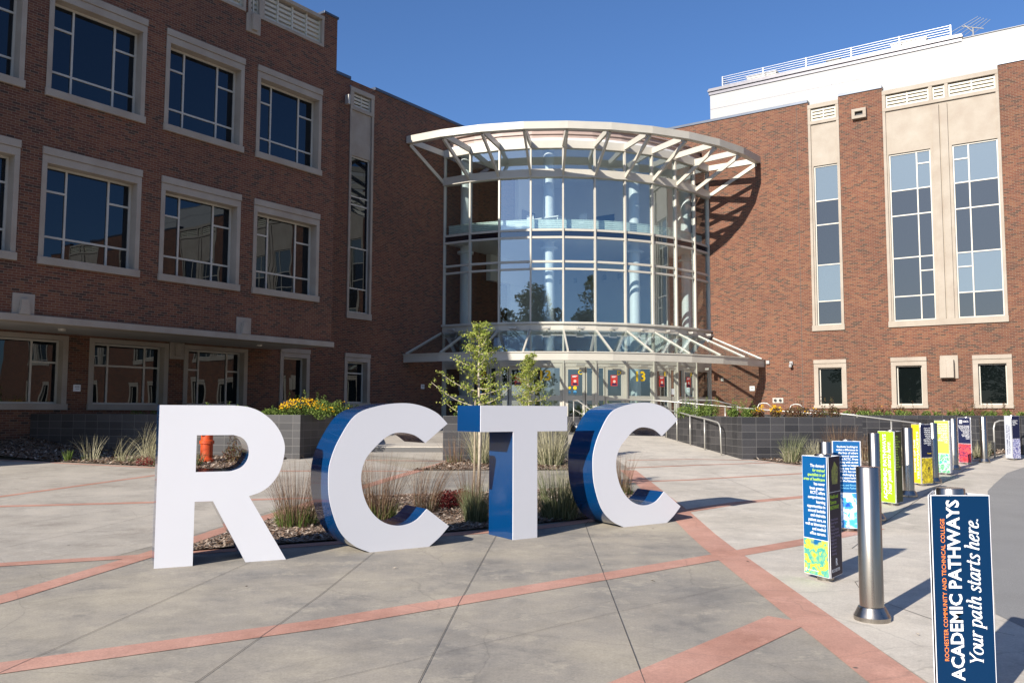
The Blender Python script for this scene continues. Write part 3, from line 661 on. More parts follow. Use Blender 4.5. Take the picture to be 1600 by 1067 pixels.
s = MB(); s.tube([WP(20.48, 18.28, -1), WP(20.48, 19.1, -1)], .03); s.tube([WP(20.1, 19.35, -1), WP(20.48, 18.9, -1), WP(20.5, 18.3, -1)], .02); s.build('mast', M['tray'], an)
s = MB(); s.tube([WP(20.0, 19.3, -1), WP(20.95, 18.95, -1)], .022)
for k in range(5):
    t = 20.05+k*.2; z = 19.3-k*.075; L = 1.25-.12*k
    s.tube([W_x for W_x in (WP(t-L*.62, z-.17, -1.2), WP(t+L*.55, z+.25, -.8))], .012, 6)
s.build('elements', M['rail'], an)

# ---------------------------------------------------------------- glass atrium
AT = empty('glass_atrium', BO, BR, 'curved glass entrance atrium with cream mullions in the corner of the brick wings', 'atrium')
RA = 9.24
def pc(r, i, z): a = R(90-9*i); return Vector((r*math.cos(a), -r*math.sin(a), z))
def ringbeam(mb, r0_, r1_, z0, z1, i0=0, i1=10, m=0):
    """segmented curved beam with closed ends"""
    n = i1-i0
    for k in range(n):
        i = i0+k; A = [pc(r0_, i, z0), pc(r1_, i, z0), pc(r1_, i, z1), pc(r0_, i, z1)]; B = [pc(r0_, i+1, z0), pc(r1_, i+1, z0), pc(r1_, i+1, z1), pc(r0_, i+1, z1)]
        for j in range(4): mb.face([A[j], A[(j+1) % 4], B[(j+1) % 4], B[j]], m)
        if k == 0: mb.face(A, m)
        if k == n-1: mb.face(B[::-1], m)
FL = -.45
for i in range(11):
    s = MB(); s.beam(pc(RA+.03, i, FL), pc(RA+.03, i, 12.27), .075, .16, upv=pc(1, i, 0)); s.build('mullion', M['metal'], AT)
TR = [(11.91, 12.27, .14), (10.57, 10.93, .18), (8.12, 8.22, .06), (7.78, 7.88, .06), (6.68, 6.78, .05), (6.35, 6.44, .05), (2.16, 2.36, .08)]
for z0, z1, pr in TR:
    s = MB(); ringbeam(s, RA-.08, RA+pr, z0, z1); s.build('transom', M['metal'], AT)
s = MB(); ringbeam(s, RA-.1, RA+.12, 3.62, 3.96); ringbeam(s, RA-.1, RA+.22, 3.90, 3.99); s.build('fascia_band', M['metal'], AT)
s = MB(); ringbeam(s, RA-.04, RA+.015, 7.88, 8.12); s.build('spandrel', M['spandrel'], AT)
LV = [(10.93, 11.91), (8.22, 10.57), (6.78, 7.78), (6.44, 6.68), (3.99, 6.35), (2.36, 3.62)]
r = random.Random(5)
for i in range(10):
    s = MB()
    for z0, z1 in LV:
        k = r.uniform(-.004, .004); l = r.uniform(-.004, .004)
        s.face([pc(RA+k, i, z0-.02), pc(RA+l, i+1, z0-.02), pc(RA-k, i+1, z1+.02), pc(RA-l, i, z1+.02)])
    s.build('glass_bay', M['aglass'], AT)
# roof disc, fascia, slabs, interior
def disc(mb, r_, z0, z1, m=0, r_in=0):
    P = [pc(r_, i*.5, 0) for i in range(21)]; poly = [(.03, -.03)]+[(max(p.x, .03), min(p.y, -.03)) for p in P]
    mb.prism(poly, z0, z1, m)
s = MB(); disc(s, 9.1, 12.28, 12.45); s.build('roof', M['plaster'], AT)
s = MB(); ringbeam(s, 8.7, 8.98, 12.45, 12.66); ringbeam(s, 8.6, 9.05, 12.66, 12.70); ringbeam(s, 8.6, 8.90, 12.70, 12.92); ringbeam(s, 8.5, 9.02, 12.92, 12.98); s.build('roof_fascia', M['fascia'], AT)
s = MB(); disc(s, 9.1, 7.80, 8.10); s.build('upper_floor', M['plaster'], AT)
s = MB(); disc(s, 9.4, FL-.3, FL); s.build('lobby_floor', M['carpet'], AT)
s = MB(); s.box(.03, -6.0, 6.5, .3, -.05, 7.8); s.box(.03, -4.2, -.4, .25, -.05, 6.5); s.box(.3, -.3, -.4, 7.2, -.05, 7.8); s.box(.3, -.3, 8.1, 8.4, -.05, 12.28); s.box(.03, -3.5, 8.1, .25, -.3, 12.28); s.build('interior_wall', M['plaster'], AT)
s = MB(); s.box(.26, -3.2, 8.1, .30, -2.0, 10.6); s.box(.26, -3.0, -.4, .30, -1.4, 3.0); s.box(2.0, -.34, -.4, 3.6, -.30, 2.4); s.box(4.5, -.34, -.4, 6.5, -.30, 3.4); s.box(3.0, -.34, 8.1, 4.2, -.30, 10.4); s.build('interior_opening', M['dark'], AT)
s = MB()
for k in range(7): s.box(.8+k*.9, -.345, 6.95, 1.0+k*.9, -.305, 7.2)
s.build('interior_vent', M['tray'], AT)
ring = MB()
for z in [8.24+.09*k for k in range(5)]: ringbeam(ring, RA-.32, RA-.30, z, z+.075)
ringbeam(ring, RA-.34, RA-.28, 8.69, 8.72); ring.build('balcony_guard', M['mint'], AT)
for A in (238, 267, 296, 322):
    ph = R(A-235); X = 8.3*math.sin(ph); Y = -8.3*math.cos(ph)
    X = max(X, .5)
    s = MB(); s.lathe([(.25, FL), (.25, 7.45)], (X, Y), 24); s.lathe([(.0, 7.44), (.40, 7.44), (.40, 7.54), (.0, 7.54)], (X, Y), 24); s.lathe([(.25, 7.54), (.25, 7.8)], (X, Y), 24); s.lathe([(.25, 8.1), (.25, 12.28)], (X, Y), 24)
    s.build('column', M['column'], AT, auto=40)
for k, (x, y) in enumerate([(3.0, -6.4), (5.2, -5.2), (4.4, -7.0)]):
    s = MB(); s.box(x-.7, y-.35, 8.85, x+.7, y+.35, 8.9); s.box(x-.65, y-.3, 8.1, x-.6, y+.3, 8.85); s.box(x+.6, y-.3, 8.1, x+.65, y+.3, 8.85); s.box(x-.2, y-.1, 9.0, x+.2, y-.07, 9.35); s.build('desk', M['plaster'], AT)
s = MB(); ringbeam(s, 6.9, 7.0, FL, 2.9); s.build('lobby_darkening_wall', simple('lobby darkening wall', (.06,.05,.045), .6), AT)  # added dark screen, dims the sunlit lobby so the door glass shows reflections
# sunshade
SH = MB(); ringbeam(SH, 11.72, 12.0, 11.95, 12.27); sh = SH.build('sunshade', M['metal'], AT)
sh['label'] = 'projecting curved sunshade ring at the top of the atrium'
for i in range(11):
    ins = .0
    s = MB(); s.beam(pc(RA+.1, i, 12.10), pc(11.75, i, 12.10), .10, .26); s.build('outrigger', M['metal'], sh)
    s = MB(); s.beam(pc(RA+.16, i, 10.72), pc(11.78, i, 11.93), .09, .17); s.build('strut', M['metal'], sh)
# canopy
s = MB(); ringbeam(s, 11.82, 12.0, 2.13, 2.46); ringbeam(s, 11.7, 12.04, 2.44, 2.49); cn = s.build('entrance_canopy', M['metal'], AT); cn['label'] = 'sloping glass canopy ring over the doors'
for i in range(11):
    s = MB(); s.beam(pc(RA+.2, i, 3.60), pc(11.86, i, 2.50), .075, .11); s.build('rafter', M['metal'], cn)
s = MB()
for i in range(10): s.face([pc(RA+.2, i, 3.63), pc(RA+.2, i+1, 3.63), pc(11.86, i+1, 2.53), pc(11.86, i, 2.53)])
s.build('canopy_glass', M['aglass'], cn)
# flood lights above and under the canopy
for i in range(10):
    a = R(90-9*(i+.5)); rd = Vector((math.cos(a), -math.sin(a), 0)); tg = Vector((-rd.y, rd.x, 0))
    c = rd*(RA+.42)+Vector((0, 0, 3.70)); s = MB(); s.beam(c-tg*.18, c+tg*.18, .22, .10); s.beam(rd*(RA+.1)+Vector((0, 0, 3.75)), rd*(RA+.34)+Vector((0, 0, 3.74)), .06, .05); s.build('flood_light', M['tray'], AT, bevel=.015)
    c = rd*(RA+.30)+Vector((0, 0, 2.06)); s = MB(); s.beam(c-tg*.2, c+tg*.2, .2, .10); s.build('door_light', M['tray'], AT, bevel=.015)

def text(body, size, mat, parent, M4, name='lettering', bold=0, shear=0, align='LEFT', spacing=1, depth=.001, line=1, sx=1, fit=None):
    cu = bpy.data.curves.new(name, 'FONT'); cu.body = body; cu.size = size; cu.offset = bold*size; cu.shear = shear; cu.align_x = align
    cu.space_character = spacing; cu.space_line = line; cu.extrude = depth/2; cu.resolution_u = 2
    tmp = bpy.data.objects.new(name, cu); COL.objects.link(tmp)
    dg = bpy.context.evaluated_depsgraph_get(); me = bpy.data.meshes.new_from_object(tmp.evaluated_get(dg))
    COL.objects.unlink(tmp); bpy.data.objects.remove(tmp)
    if fit and len(me.vertices):
        X = [v.co.x for v in me.vertices]; sx = fit/(max(X)-min(X))
    me.transform(Matrix.Diagonal((sx, 1, 1, 1))); me.materials.clear(); me.materials.append(mat)
    o = bpy.data.objects.new(name, me); COL.objects.link(o); o.parent = parent; o.matrix_local = M4
    return o
# doors: bays 0..9 ; patterns
def bayf(i):
    a, b = pc(RA, i, 0), pc(RA, i+1, 0); d = (b-a); L = d.length; d.normalize(); n = Vector((d.y, -d.x, 0))
    if n.dot(pc(1, i+.5, 0)) < 0: n = -n
    return (lambda t, z, dd: tuple(a+d*t+n*dd+Vector((0, 0, z)))), L, a, d, n
def bmat(i, t, z, dd):
    f, L, a, d, n = bayf(i); p = a+d*t+n*dd+Vector((0, 0, z))
    return Matrix(((d.x, 0, n.x, p.x), (d.y, 0, n.y, p.y), (0, 1, 0, p.z), (0, 0, 0, 1)))
kinds = {0: 'F', 1: 'DL', 2: 'DR', 3: 'N', 4: 'DL', 5: 'DR', 6: 'N', 7: 'DL', 8: 'DR', 9: 'F'}
lets = {1: 'A', 2: 'B', 4: 'C', 5: 'D', 7: 'E', 8: 'F'}
for i in range(10):
    f, L, a, d, n = bayf(i); k = kinds[i]
    s = MB(); s.mbox(f, .04, L-.04, 2.0, 2.16, -.05, .05)
    s.mbox(f, .04, .10, FL, 2.0, -.05, .05); s.mbox(f, L-.10, L-.04, FL, 2.0, -.05, .05)
    o = s.build('door_surround', M['metal'], AT)
    def glz(parent, t0, t1, sw, nm):
        q = MB(); q.mbox(f, t0, t0+sw, FL+.02, 1.99, -.03, .035); q.mbox(f, t1-sw, t1, FL+.02, 1.99, -.03, .035)
        q.mbox(f, t0+sw, t1-sw, FL+.02, FL+.16, -.03, .035); q.mbox(f, t0+sw, t1-sw, .50, .72, -.03, .035); q.mbox(f, t0+sw, t1-sw, 1.99-sw, 1.99, -.03, .035)
        q = q.build(nm, M['metal'], parent)
        g_ = MB(); g_.face([f(t0+sw, FL+.16, 0), f(t1-sw, FL+.16, 0), f(t1-sw, .50, 0), f(t0+sw, .50, 0)]); g_.face([f(t0+sw, .72, 0), f(t1-sw, .72, 0), f(t1-sw, 1.99-sw, 0), f(t0+sw, 1.99-sw, 0)])
        return q, g_
    if k in 'FN':
        q, g_ = glz(AT, .10, L-.10, .05, 'sidelight'); g_.build('pane', M['aglass'], q)
        if k == 'N': text('13', .62, M['yel'], q, bmat(i, L*.22 if i == 3 else L*.30, 1.40, .02), 'door_number', bold=.03)
    else:
        if k == 'DL': da, db, sa, sb = .10, .98, 1.02, L-.10
        else: da, db, sa, sb = L-.98, L-.10, .10, L-1.02
        q, g_ = glz(AT, da, db, .115, 'door'); g_.build('pane', M['aglass'], q)
        h = MB(); hx = db-.06 if k == 'DL' else da+.06; h.tube([f(hx, .55, .05), f(hx, .55, .09), f(hx, .95, .09), f(hx, .95, .05)], .012, 6); h.build('handle', M['rail'], q)
        text(lets[i], .27, M['yel'], q, bmat(i, db-.32, 1.66, .02), 'door_letter', bold=.03)
        p = MB(); pt = da+.26; p.mbox(f, pt, pt+.32, 1.16, 1.64, .006, .012); p = p.build('notice', M['red'], q)
        tt = MB(); tt.mbox(f, pt+.05, pt+.27, 1.57, 1.60, .013, .015); tt.mbox(f, pt+.05, pt+.22, 1.53, 1.555, .013, .015); tt.build('notice_lines', M['wpap'], p)
        hd = MB(); c = Vector(f(pt+.17, 1.36, .0145)); hd.tube([c-n*.001, c+n*.001], .065, 14, 0); hd.mbox(f, pt+.06, pt+.28, 1.19, 1.27, .013, .015, 1); hd.build('notice_figure', [M['skin'], M['navy']], p)
        if i in (4, 1):
            for zz, mt in ((1.06, 'yel'), (.86, 'sblue')):
                st = MB(); c = Vector(f(da+.43, zz, .008)); st.tube([c-n*.002, c+n*.002], .085, 18); st.build('round_sticker', M[mt], q)
                if i == 4: st = MB(); c = Vector(f(da+.19, zz, .008)); st.tube([c-n*.002, c+n*.002], .06, 18); st.build('round_sticker', M[mt], q)
        q2, g2 = glz(AT, sa, sb, .05, 'sidelight'); g2.build('pane', M['aglass'], q2)
        if i == 7: pp = MB(); pp.mbox(f, sa+.06, sb-.04, .80, 1.08, .006, .01); pp.build('paper_notice', M['wpap'], q2)

# ---------------------------------------------------------------- planters, steps
def planter(poly, top, label, group='charcoal block planters before the building', zb=-.3):
    root = empty('block_planter', (poly[0][0], poly[0][1], 0), 0, label, 'planter', group)
    P = [(p[0]-poly[0][0], p[1]-poly[0][1]) for p in poly]
    s = MB(); s.prism(P, 0, top, 0, top=False, bot=False)
    for f_i in range(len(s.uv)): s.uv[f_i] = [(u, v-top) for u, v in s.uv[f_i]]
    # inner rim
    c = Vector((sum(p[0] for p in P)/len(P), sum(p[1] for p in P)/len(P)))
    def inset(p): v = Vector(p)-c; return tuple(Vector(p)-v.normalized()*.28)
    I = [inset(p) for p in P]; n = len(P)
    for i in range(n):
        a, b = P[i], P[(i+1) % n]; a2, b2 = I[i], I[(i+1) % n]
        s.face([(*a, top), (*b, top), (*b2, top), (*a2, top)], 0, [(.1, .08)]*4)
        s.face([(*a2, top), (*b2, top), (*b2, top-.1), (*a2, top-.1)], 0, [(.1, .08)]*4)
    s.build('block_wall', M['cmu'], root)
    s = MB(); s.face([(*p, top-.06) for p in I]); s.build('soil', M['soil'], root)
    return root
planter([(-14.0, 25.2), (-5.55, 22.95), (-4.95, 25.2), (-5.8, 33.0), (-8.6, 32.2)], 1.57, 'long charcoal block planter running from the shaded wing to behind the first letter C')
planter([(-1.79, 22.78), (1.47, 22.78), (1.47, 26.2), (-1.79, 26.2)], 1.56, 'charcoal block planter directly behind the letter T')
planter([(6.3, 23.95), (9.75, 24.3), (9.75, 28.9), (5.35, 30.5)], 1.55, 'charcoal block planter right of the ramp with the handrail in front')
planter([(9.75, 28.0), (17.5, 28.0), (17.5, 33), (9.0, 33)], 1.60, 'long low charcoal block wall below the sunlit windows, behind the bollards')
planter([(12.45, 25.75), (13.95, 25.75), (13.95, 27.9), (12.45, 27.9)], 1.50, 'short charcoal block pier behind the navy and red sign')
planter([(15.4, 26.4), (18.5, 26.4), (18.5, 27.95), (15.4, 27.95)], 1.52, 'charcoal block wall end cut by the right edge of the picture')
planter([(1.2, 30.9), (5.3, 30.9), (5.3, 33.5), (1.2, 33.5)], 1.50, 'dark block planter at the top of the ramp, seen through the last letter C')
# steps between left and centre planters
st = empty('entrance_steps', (-3.4, 25, 0), 0, 'low concrete step with a dark riser seen through the first letter C', 'steps')
for k in range(1):
    s = MB(); s.box(-1.5, k*2.6, -.2, 1.6 if k > 0 else 1.6, 9, .675+.16*k); s.build('tread', M['walk'], st, bevel=.01)
    s = MB(); s.box(-1.5, k*2.6-.012, -.2, 1.6, k*2.6-.003, .650+.16*k); s.build('riser', M['cmu'], st)
tag(MB.build((lambda b: (b.box(-5, 34.5, .2, 14, 47, EYE+FL-.005), b)[1])(MB()), 'entrance_plaza', M['walk']), kind='structure')

# ---------------------------------------------------------------- handrails
def rail(label, pts, posts, rad=.022, extra=()):
    o = empty('handrail', (pts[0][0], pts[0][1], 0), 0, label, 'handrail', 'pale metal handrails')
    off = Vector((pts[0][0], pts[0][1], 0))
    s = MB(); s.tube([Vector(p)-off for p in pts], rad, 8); s.build('rail', M['rail'], o, smooth=True)
    for p in posts:
        s = MB(); s.tube([Vector((p[0], p[1], p[2]))-off, Vector((p[0], p[1], p[3]))-off], rad*.95, 8); s.build('post', M['rail'], o, smooth=True)
    for e_ in extra:
        s = MB(); s.tube([Vector(q)-off for q in e_], rad*.8, 8); s.build('lower_rail', M['rail'], o, smooth=True)
    return o
rail('pale handrail with curved end leaning along the planter beside the ramp', [(5.95, 24.85, .44), (5.94, 24.9, 1.22), (5.93, 24.98, 1.33), (5.92, 25.12, 1.39), (5.8, 26.3, 1.49), (5.65, 27.7, 1.58), (5.5, 29.1, 1.69), (5.3, 30.6, 1.78)],
     [(5.8, 26.3, .5, 1.49), (5.65, 27.7, .6, 1.58), (5.5, 29.1, .65, 1.69), (5.36, 30.3, .7, 1.75)])
rail('long thin handrail sloping down behind the planted right block planter', [(4.0, 33, 2.17), (5.3, 31.2, 2.08), (8.6, 31.0, 1.80), (10.2, 30.0, 1.66), (11.6, 29.0, 1.62)], [(5.9, 31.2, 1.0, 2.04), (7.6, 31.1, 1.0, 1.88), (9.3, 30.6, 1.0, 1.74)])
for (x, y, z, w_, lab) in ((6.3, 33.2, 2.15, 2.3, 'arched handrail end in front of the right glass doors'), (8.9, 31.6, 2.02, .55, 'small arched rail end above the yellow flowers, left of its twin'), (10.0, 31.4, 1.98, .55, 'small arched rail end near the hose plate, right of its twin')):
    rail(lab, [(x, y, z-.9), (x, y, z-.15), (x+.06, y, z-.04), (x+.2, y, z), (x+w_*.6, y-.1, z-.02), (x+w_, y-.2, z-.25)], [(x+w_*.97, y-.2, z-.9, z-.24)], .02)
rail('pale handrail sloping down right in front of the long block wall', [(8.9, 27.0, 1.78), (10.2, 26.4, 1.62), (11.9, 25.3, 1.36)], [(10.4, 26.3, .4, 1.6), (11.2, 25.8, .4, 1.47), (11.8, 25.4, .4, 1.37)])
rail('rounded pale handrail loop left of the far white sign', [(14.0, 25.4, .3), (14.0, 25.4, 1.25), (14.05, 25.42, 1.4), (14.2, 25.45, 1.46), (14.9, 25.7, 1.47)], [(14.6, 25.6, .3, 1.46)], .025)
rail('short stair rail with two posts above the dome light', [(2.15, 30.6, 2.06), (2.3, 30.4, 2.07), (2.85, 29.6, 1.62), (2.95, 29.5, 1.45)], [(2.17, 30.6, 1.2, 2.05), (2.5, 30.1, 1.0, 1.88), (2.8, 29.7, .9, 1.66)], .022, [[(2.2, 30.6, 1.75), (2.8, 29.7, 1.35)]])

# hydrant and dome light
hy = empty('fire_hydrant', (-7.62, 21.9, lmound(-7.62, 21.9)), 0, 'orange fire hydrant seen through the hole of the letter R', 'fire hydrant')
hy.scale = (1.15, 1.15, 1.5)
s = MB(); s.lathe([(.16, 0), (.16, .06), (.13, .07), (.13, .30), (.155, .31), (.155, .36), (.125, .37), (.125, .62), (.16, .63), (.16, .69), (.14, .70)], n=24); s.build('barrel', M['orange'], hy, auto=40)
s = MB(); s.lathe([(.15, .70), (.13, .78), (.08, .83), (.04, .84), (.04, .89), (0, .89)], n=24); s.build('bonnet', M['orange'], hy, auto=40)
for a in (0, 2.1, 4.2):
    d_ = Vector((math.cos(a), math.sin(a), 0)); s = MB(); s.tube([d_*.1+Vector((0, 0, .52)), d_*.21+Vector((0, 0, .52))], .06, 14); s.tube([d_*.21+Vector((0, 0, .52)), d_*.24+Vector((0, 0, .52))], .03, 6); s.build('outlet_cap', M['orange'], hy)
dl_ = empty('dome_bollard', (1.98, 26, G(1.98, 26)), 0, 'dark grey dome topped bollard between the letter T and the last letter C', 'bollard')
s = MB(); s.lathe([(.09, 0), (.09, .52)], n=20); s.build('pedestal', M['tray'], dl_, smooth=True)
s = MB(); s.lathe([(0, .50), (.24, .50), (.25, .54), (.235, .66), (.19, .78), (.11, .86), (0, .89)], n=28); s.build('dome', simple('dark bronze paint', (.06,.06,.065), .4, .3), dl_, auto=40)

# ---------------------------------------------------------------- bollards and wrapped signs
BG = 'stainless steel bollards along the sidewalk'
def bollard(x, y, label, h=1.26, flare=True, rad=.096):
    o = empty('steel_bollard', (x, y, G(x, y)), 0, label, 'bollard', BG)
    s = MB(); s.lathe([(rad, .03), (rad, h-.008), (rad-.006, h), (0, h)], n=40); s.build('post', M['steel'], o, auto=40)
    if flare: s = MB(); s.lathe([(.145, 0), (.146, .035), (.140, .045), (rad+.012, .11), (rad+.001, .115)], n=40); s.build('base_flange', M['steel'], o, auto=30)
    return o
bollard(3.0, 7.39, 'bare steel bollard nearest the camera, with a flared base')
bollard(4.3, 12.0, 'bare steel bollard hidden behind the blue healthcare text sign, only its top showing', rad=.082)
bollard(5.5, 13.3, 'bare steel bollard rising straight behind the nearest bare bollard', h=1.31, rad=.085)
bollard(7.3, 16.15, 'bare steel bollard between the green sign and the yellow sign')
bollard(8.95, 18.6, 'bare steel bollard just right of the yellow and navy sign')
bollard(11.05, 21.9, 'bare steel bollard half hidden by the green text sign')
bollard(13.05, 24.2, 'bare steel bollard between the navy red sign and the far white sign')
def printed(name, c1, c2, c3, scale, seed):
    t = NT(name); mp = t.N('Mapping'); mp.inputs['Location'].default_value = (seed, seed, seed); t.L(t.obj(), mp.inputs[0])
    n = t.noise(scale, mp.outputs[0], 3, .6); t.L(t.ramp(n, [(.36, c1), (.47, c2), (.50, c3), (.62, c2)]), t.b.inputs['Base Color']); t.b.inputs['Roughness'].default_value = .35; return t.mat
def flatm(name, c): return simple(name, c, .5, 0, .02, 2, spec=.15)
C_ = {'blue': flatm('sign blue', (.003,.08,.235)), 'deep': flatm('sign deep blue', (.0012,.024,.075)), 'green': flatm('sign lime green', (.30,.56,.02)), 'yellow': flatm('sign gold', (.80,.56,.02)), 'navy': flatm('sign navy', (.014,.018,.055)),
      'plum': flatm('sign charcoal plum', (.03,.022,.04)), 'olive': flatm('sign dark olive', (.05,.065,.02)), 'lime2': flatm('sign pale lime', (.45,.68,.08)), 'white': flatm('sign white', (.78,.78,.80)), 'pale': flatm('sign pale grey', (.60,.63,.70)),
      'wtext': flatm('white print', (.85,.85,.85)), 'otext': flatm('orange print', (.85,.25,.05)), 'gtext': flatm('lime print', (.45,.70,.05)), 'ptext': flatm('grey purple print', (.22,.18,.26)), 'ntext': flatm('navy print', (.02,.03,.12)), 'ctext': flatm('cyan print', (.25,.6,.8)),
      'redp': flatm('sign red', (.72,.05,.06))}
PIC = {'health': printed('nursing print in lime and blue', (.0,.12,.30), (.55,.70,.02), (.02,.30,.30), 4, 3), 'hands': printed('hands print in blue and white', (.0,.06,.40), (.05,.35,.75), (.75,.85,.95), 4.5, 8),
       'team': printed('team print in black and yellow', (.02,.02,.02), (.80,.62,.02), (.25,.2,.02), 5, 5), 'leafy': printed('print in mint and green', (.05,.45,.30), (.5,.8,.55), (.02,.25,.10), 6, 2), 'red': printed('print in red and navy', (.70,.03,.05), (.75,.08,.08), (.05,.02,.08), 5, 9), 'pale': printed('print in pale violet', (.5,.52,.7), (.1,.1,.3), (.7,.7,.8), 6, 4)}
S = .36; IR = S/(2*math.sqrt(3)); CR = S/math.sqrt(3); HP = 1.20
def sign(x, y, label, faces, ang, z0=.05, lean=0, hp=HP, h=1.27, postflange=False):
    """three-sided printed sleeve round a post; faces: {k: fn(root, matrix)}; ang = heading of face 0's outward normal"""
    o = empty('wrapped_sign', (x, y, G(x, y)), 0, label, 'sign', 'printed three-sided signs wrapped round the bollards')
    sp_ = MB(); sp_.lathe([(.083, .0), (.083, h-.008), (.078, h), (0, h)], n=36); sp_.build('post', M['steel'], o, auto=40)
    for k in range(3):
        if faces[k] is None: mt = C_['white']; dec = None
        else: mt, dec = faces[k]
        a = ang+k*R(120); nrm = Vector((math.cos(a), math.sin(a), 0)); tg = Vector((-nrm.y, nrm.x, 0)); c = nrm*(IR+.01)
        A = c-tg*S/2; 
        X = tg
        Mx = Matrix(((X.x, 0, nrm.x, A.x), (X.y, 0, nrm.y, A.y), (0, 1, 0, z0), (0, 0, 0, 1)))
        p = MB(); p.box(0, 0, -.004, S, hp, 0, 1); p.face([(.004, .004, .0006), (S-.004, .004, .0006), (S-.004, hp-.004, .0006), (.004, hp-.004, .0006)], 0)
        p = p.build('sign_panel', [mt, C_['white']], o); p.matrix_local = Mx
        if dec: dec(p)
    return o
I4 = lambda x, y, z=.0012: Matrix.Translation((x, y, z))
def vert_text(p, body, size, x, y, mat, **kw):
    """text running upward"""
    return text(body, size, mat, p, Matrix.Translation((x, y, .0014))@Matrix.Rotation(R(90), 4, 'Z'), 'lettering', **kw)
GLY = {'Y': (1.05, [[(0,1.45),(.22,1.08),(.42,.72),(.42,.35),(.42,0)], [(.95,1.45),(.68,1.08),(.44,.74)], [(-.14,1.43),(.2,1.43)], [(.76,1.43),(1.1,1.43)], [(.22,.02),(.62,.02)]]),
 'o': (.92, [[(.42+.36*math.sin(a*math.pi/8), .5+.5*math.cos(a*math.pi/8)) for a in range(17)]]),
 'u': (1.0, [[(.0,.9),(.12,1.0),(.15,.8),(.13,.3),(.25,.02),(.45,.08),(.66,.45)], [(.7,1.0),(.68,.5),(.68,.16),(.76,.02),(.92,.14)]]),
 'r': (.70, [[(.0,.9),(.13,1.0),(.15,.75),(.14,0)], [(.14,.5),(.3,.88),(.5,1.0),(.62,.88)]]),
 'p': (.95, [[(.0,.9),(.13,1.0),(.15,.8),(.14,-.5)], [(.14,.68),(.35,.98),(.62,.93),(.74,.55),(.6,.1),(.35,.0),(.14,.2)], [(-.04,-.49),(.34,-.49)]]),
 'a': (1.0, [[(.68,.82),(.5,1.0),(.25,.9),(.09,.5),(.15,.08),(.36,.03),(.66,.55)], [(.72,1.0),(.69,.5),(.68,.18),(.76,.02),(.94,.15)]]),
 't': (.60, [[(.24,1.38),(.2,.8),(.2,.22),(.3,.02),(.52,.15)], [(.0,.98),(.48,.98)]]),
 'h': (.98, [[(.0,1.48),(.15,1.55),(.15,.8),(.14,0)], [(.14,.55),(.35,.92),(.58,1.0),(.67,.75),(.64,.2),(.72,.02),(.9,.15)]]),
 's': (.72, [[(.58,.78),(.46,.98),(.24,.95),(.15,.74),(.34,.52),(.55,.28),(.45,.04),(.2,.0),(.04,.2)]]),
 'e': (.82, [[(.1,.48),(.4,.56),(.62,.76),(.5,.98),(.28,.93),(.09,.52),(.15,.1),(.4,.0),(.68,.22)]]),
 '.': (.35, [[(.12,.02),(.12,.16)]]), ' ': (.45, [])}
def serif_italic(p, body, unit, x, y, mat, fit, slant=.26):
    adv = sum(GLY[c][0] for c in body); k = fit/(adv*unit); mb = MB(); ox = 0; lay = 0
    for c in body:
        for st_ in GLY[c][1]:
            P = catmull(st_, 5) if len(st_) > 2 else [st_[0], st_[1]]
            P = [((ox+px+slant*py)*unit*k, py*unit) for px, py in P]; L = []; lay += 1; zz = .0001*(lay % 3)
            for i, q in enumerate(P):
                a = P[max(i-1, 0)]; b = P[min(i+1, len(P)-1)]; dx, dy = b[0]-a[0], b[1]-a[1]; l = math.hypot(dx, dy) or 1
                wd = unit*(.05+.15*abs(dy)/l) if c != '.' else unit*.2; nx, ny = -dy/l*wd/2, dx/l*wd/2; L.append(((q[0]+nx, q[1]+ny, zz), (q[0]-nx, q[1]-ny, zz)))
            for i in range(len(L)-1): mb.face([L[i][0], L[i][1], L[i+1][1], L[i+1][0]])
        ox += GLY[c][0]
    o = mb.build('lettering', mat, p, merge=False); o.matrix_local = Matrix.Translation((x, y, .0014))@Matrix.Rotation(R(90), 4, 'Z'); return o
def pic(p, m, x0, y0, x1, y1):
    q = MB(); q.face([(x0, y0, .0012), (x1, y0, .0012), (x1, y1, .0012), (x0, y1, .0012)]); q.build('picture', m, p)
    q = MB(); q.face([(x0, y1, .0014), (x1, y1, .0014), (x1, y1+.006, .0014), (x0, y1+.006, .0014)]); q.build('divider', C_['white'], p)
def lines(p, txt, size, x, y, mat, line=1.0, align='RIGHT', bold=.01): text(txt, size, mat, p, I4(x, y), 'lettering', bold=bold, align=align, line=line)
def d_health(p):
    pic(p, PIC['health'], .004, .004, S-.004, .36)
    q = MB(); q.box(.02, .03, .0012, .04, .06, .0016); q.build('mark', C_['white'], p); text('ROCHESTER COMMUNITY', .014, C_['wtext'], p, I4(.05, .04, .0016))
    L = [('The demand', 0), ('for trained', 1), ('specialists in all', 1), ('areas of healthcare', 1), ('has never', 0), ('been greater.', 0), ('RCTC offers', 0), ('comprehensive', 0), ('learning', 0), ('opportunities in', 0), ('several bedside', 0), ('and chairside', 0), ('patient care, as', 0), ('well as laboratory', 0), ('and medical', 0), ('office careers.', 0)]
    for k, (t_, c) in enumerate(L): text(t_, .043, C_['gtext' if c else 'wtext'], p, I4(S-.03, 1.09-.0455*k), 'lettering', bold=.012, align='RIGHT', shear=.25 if c else 0, sx=.95)
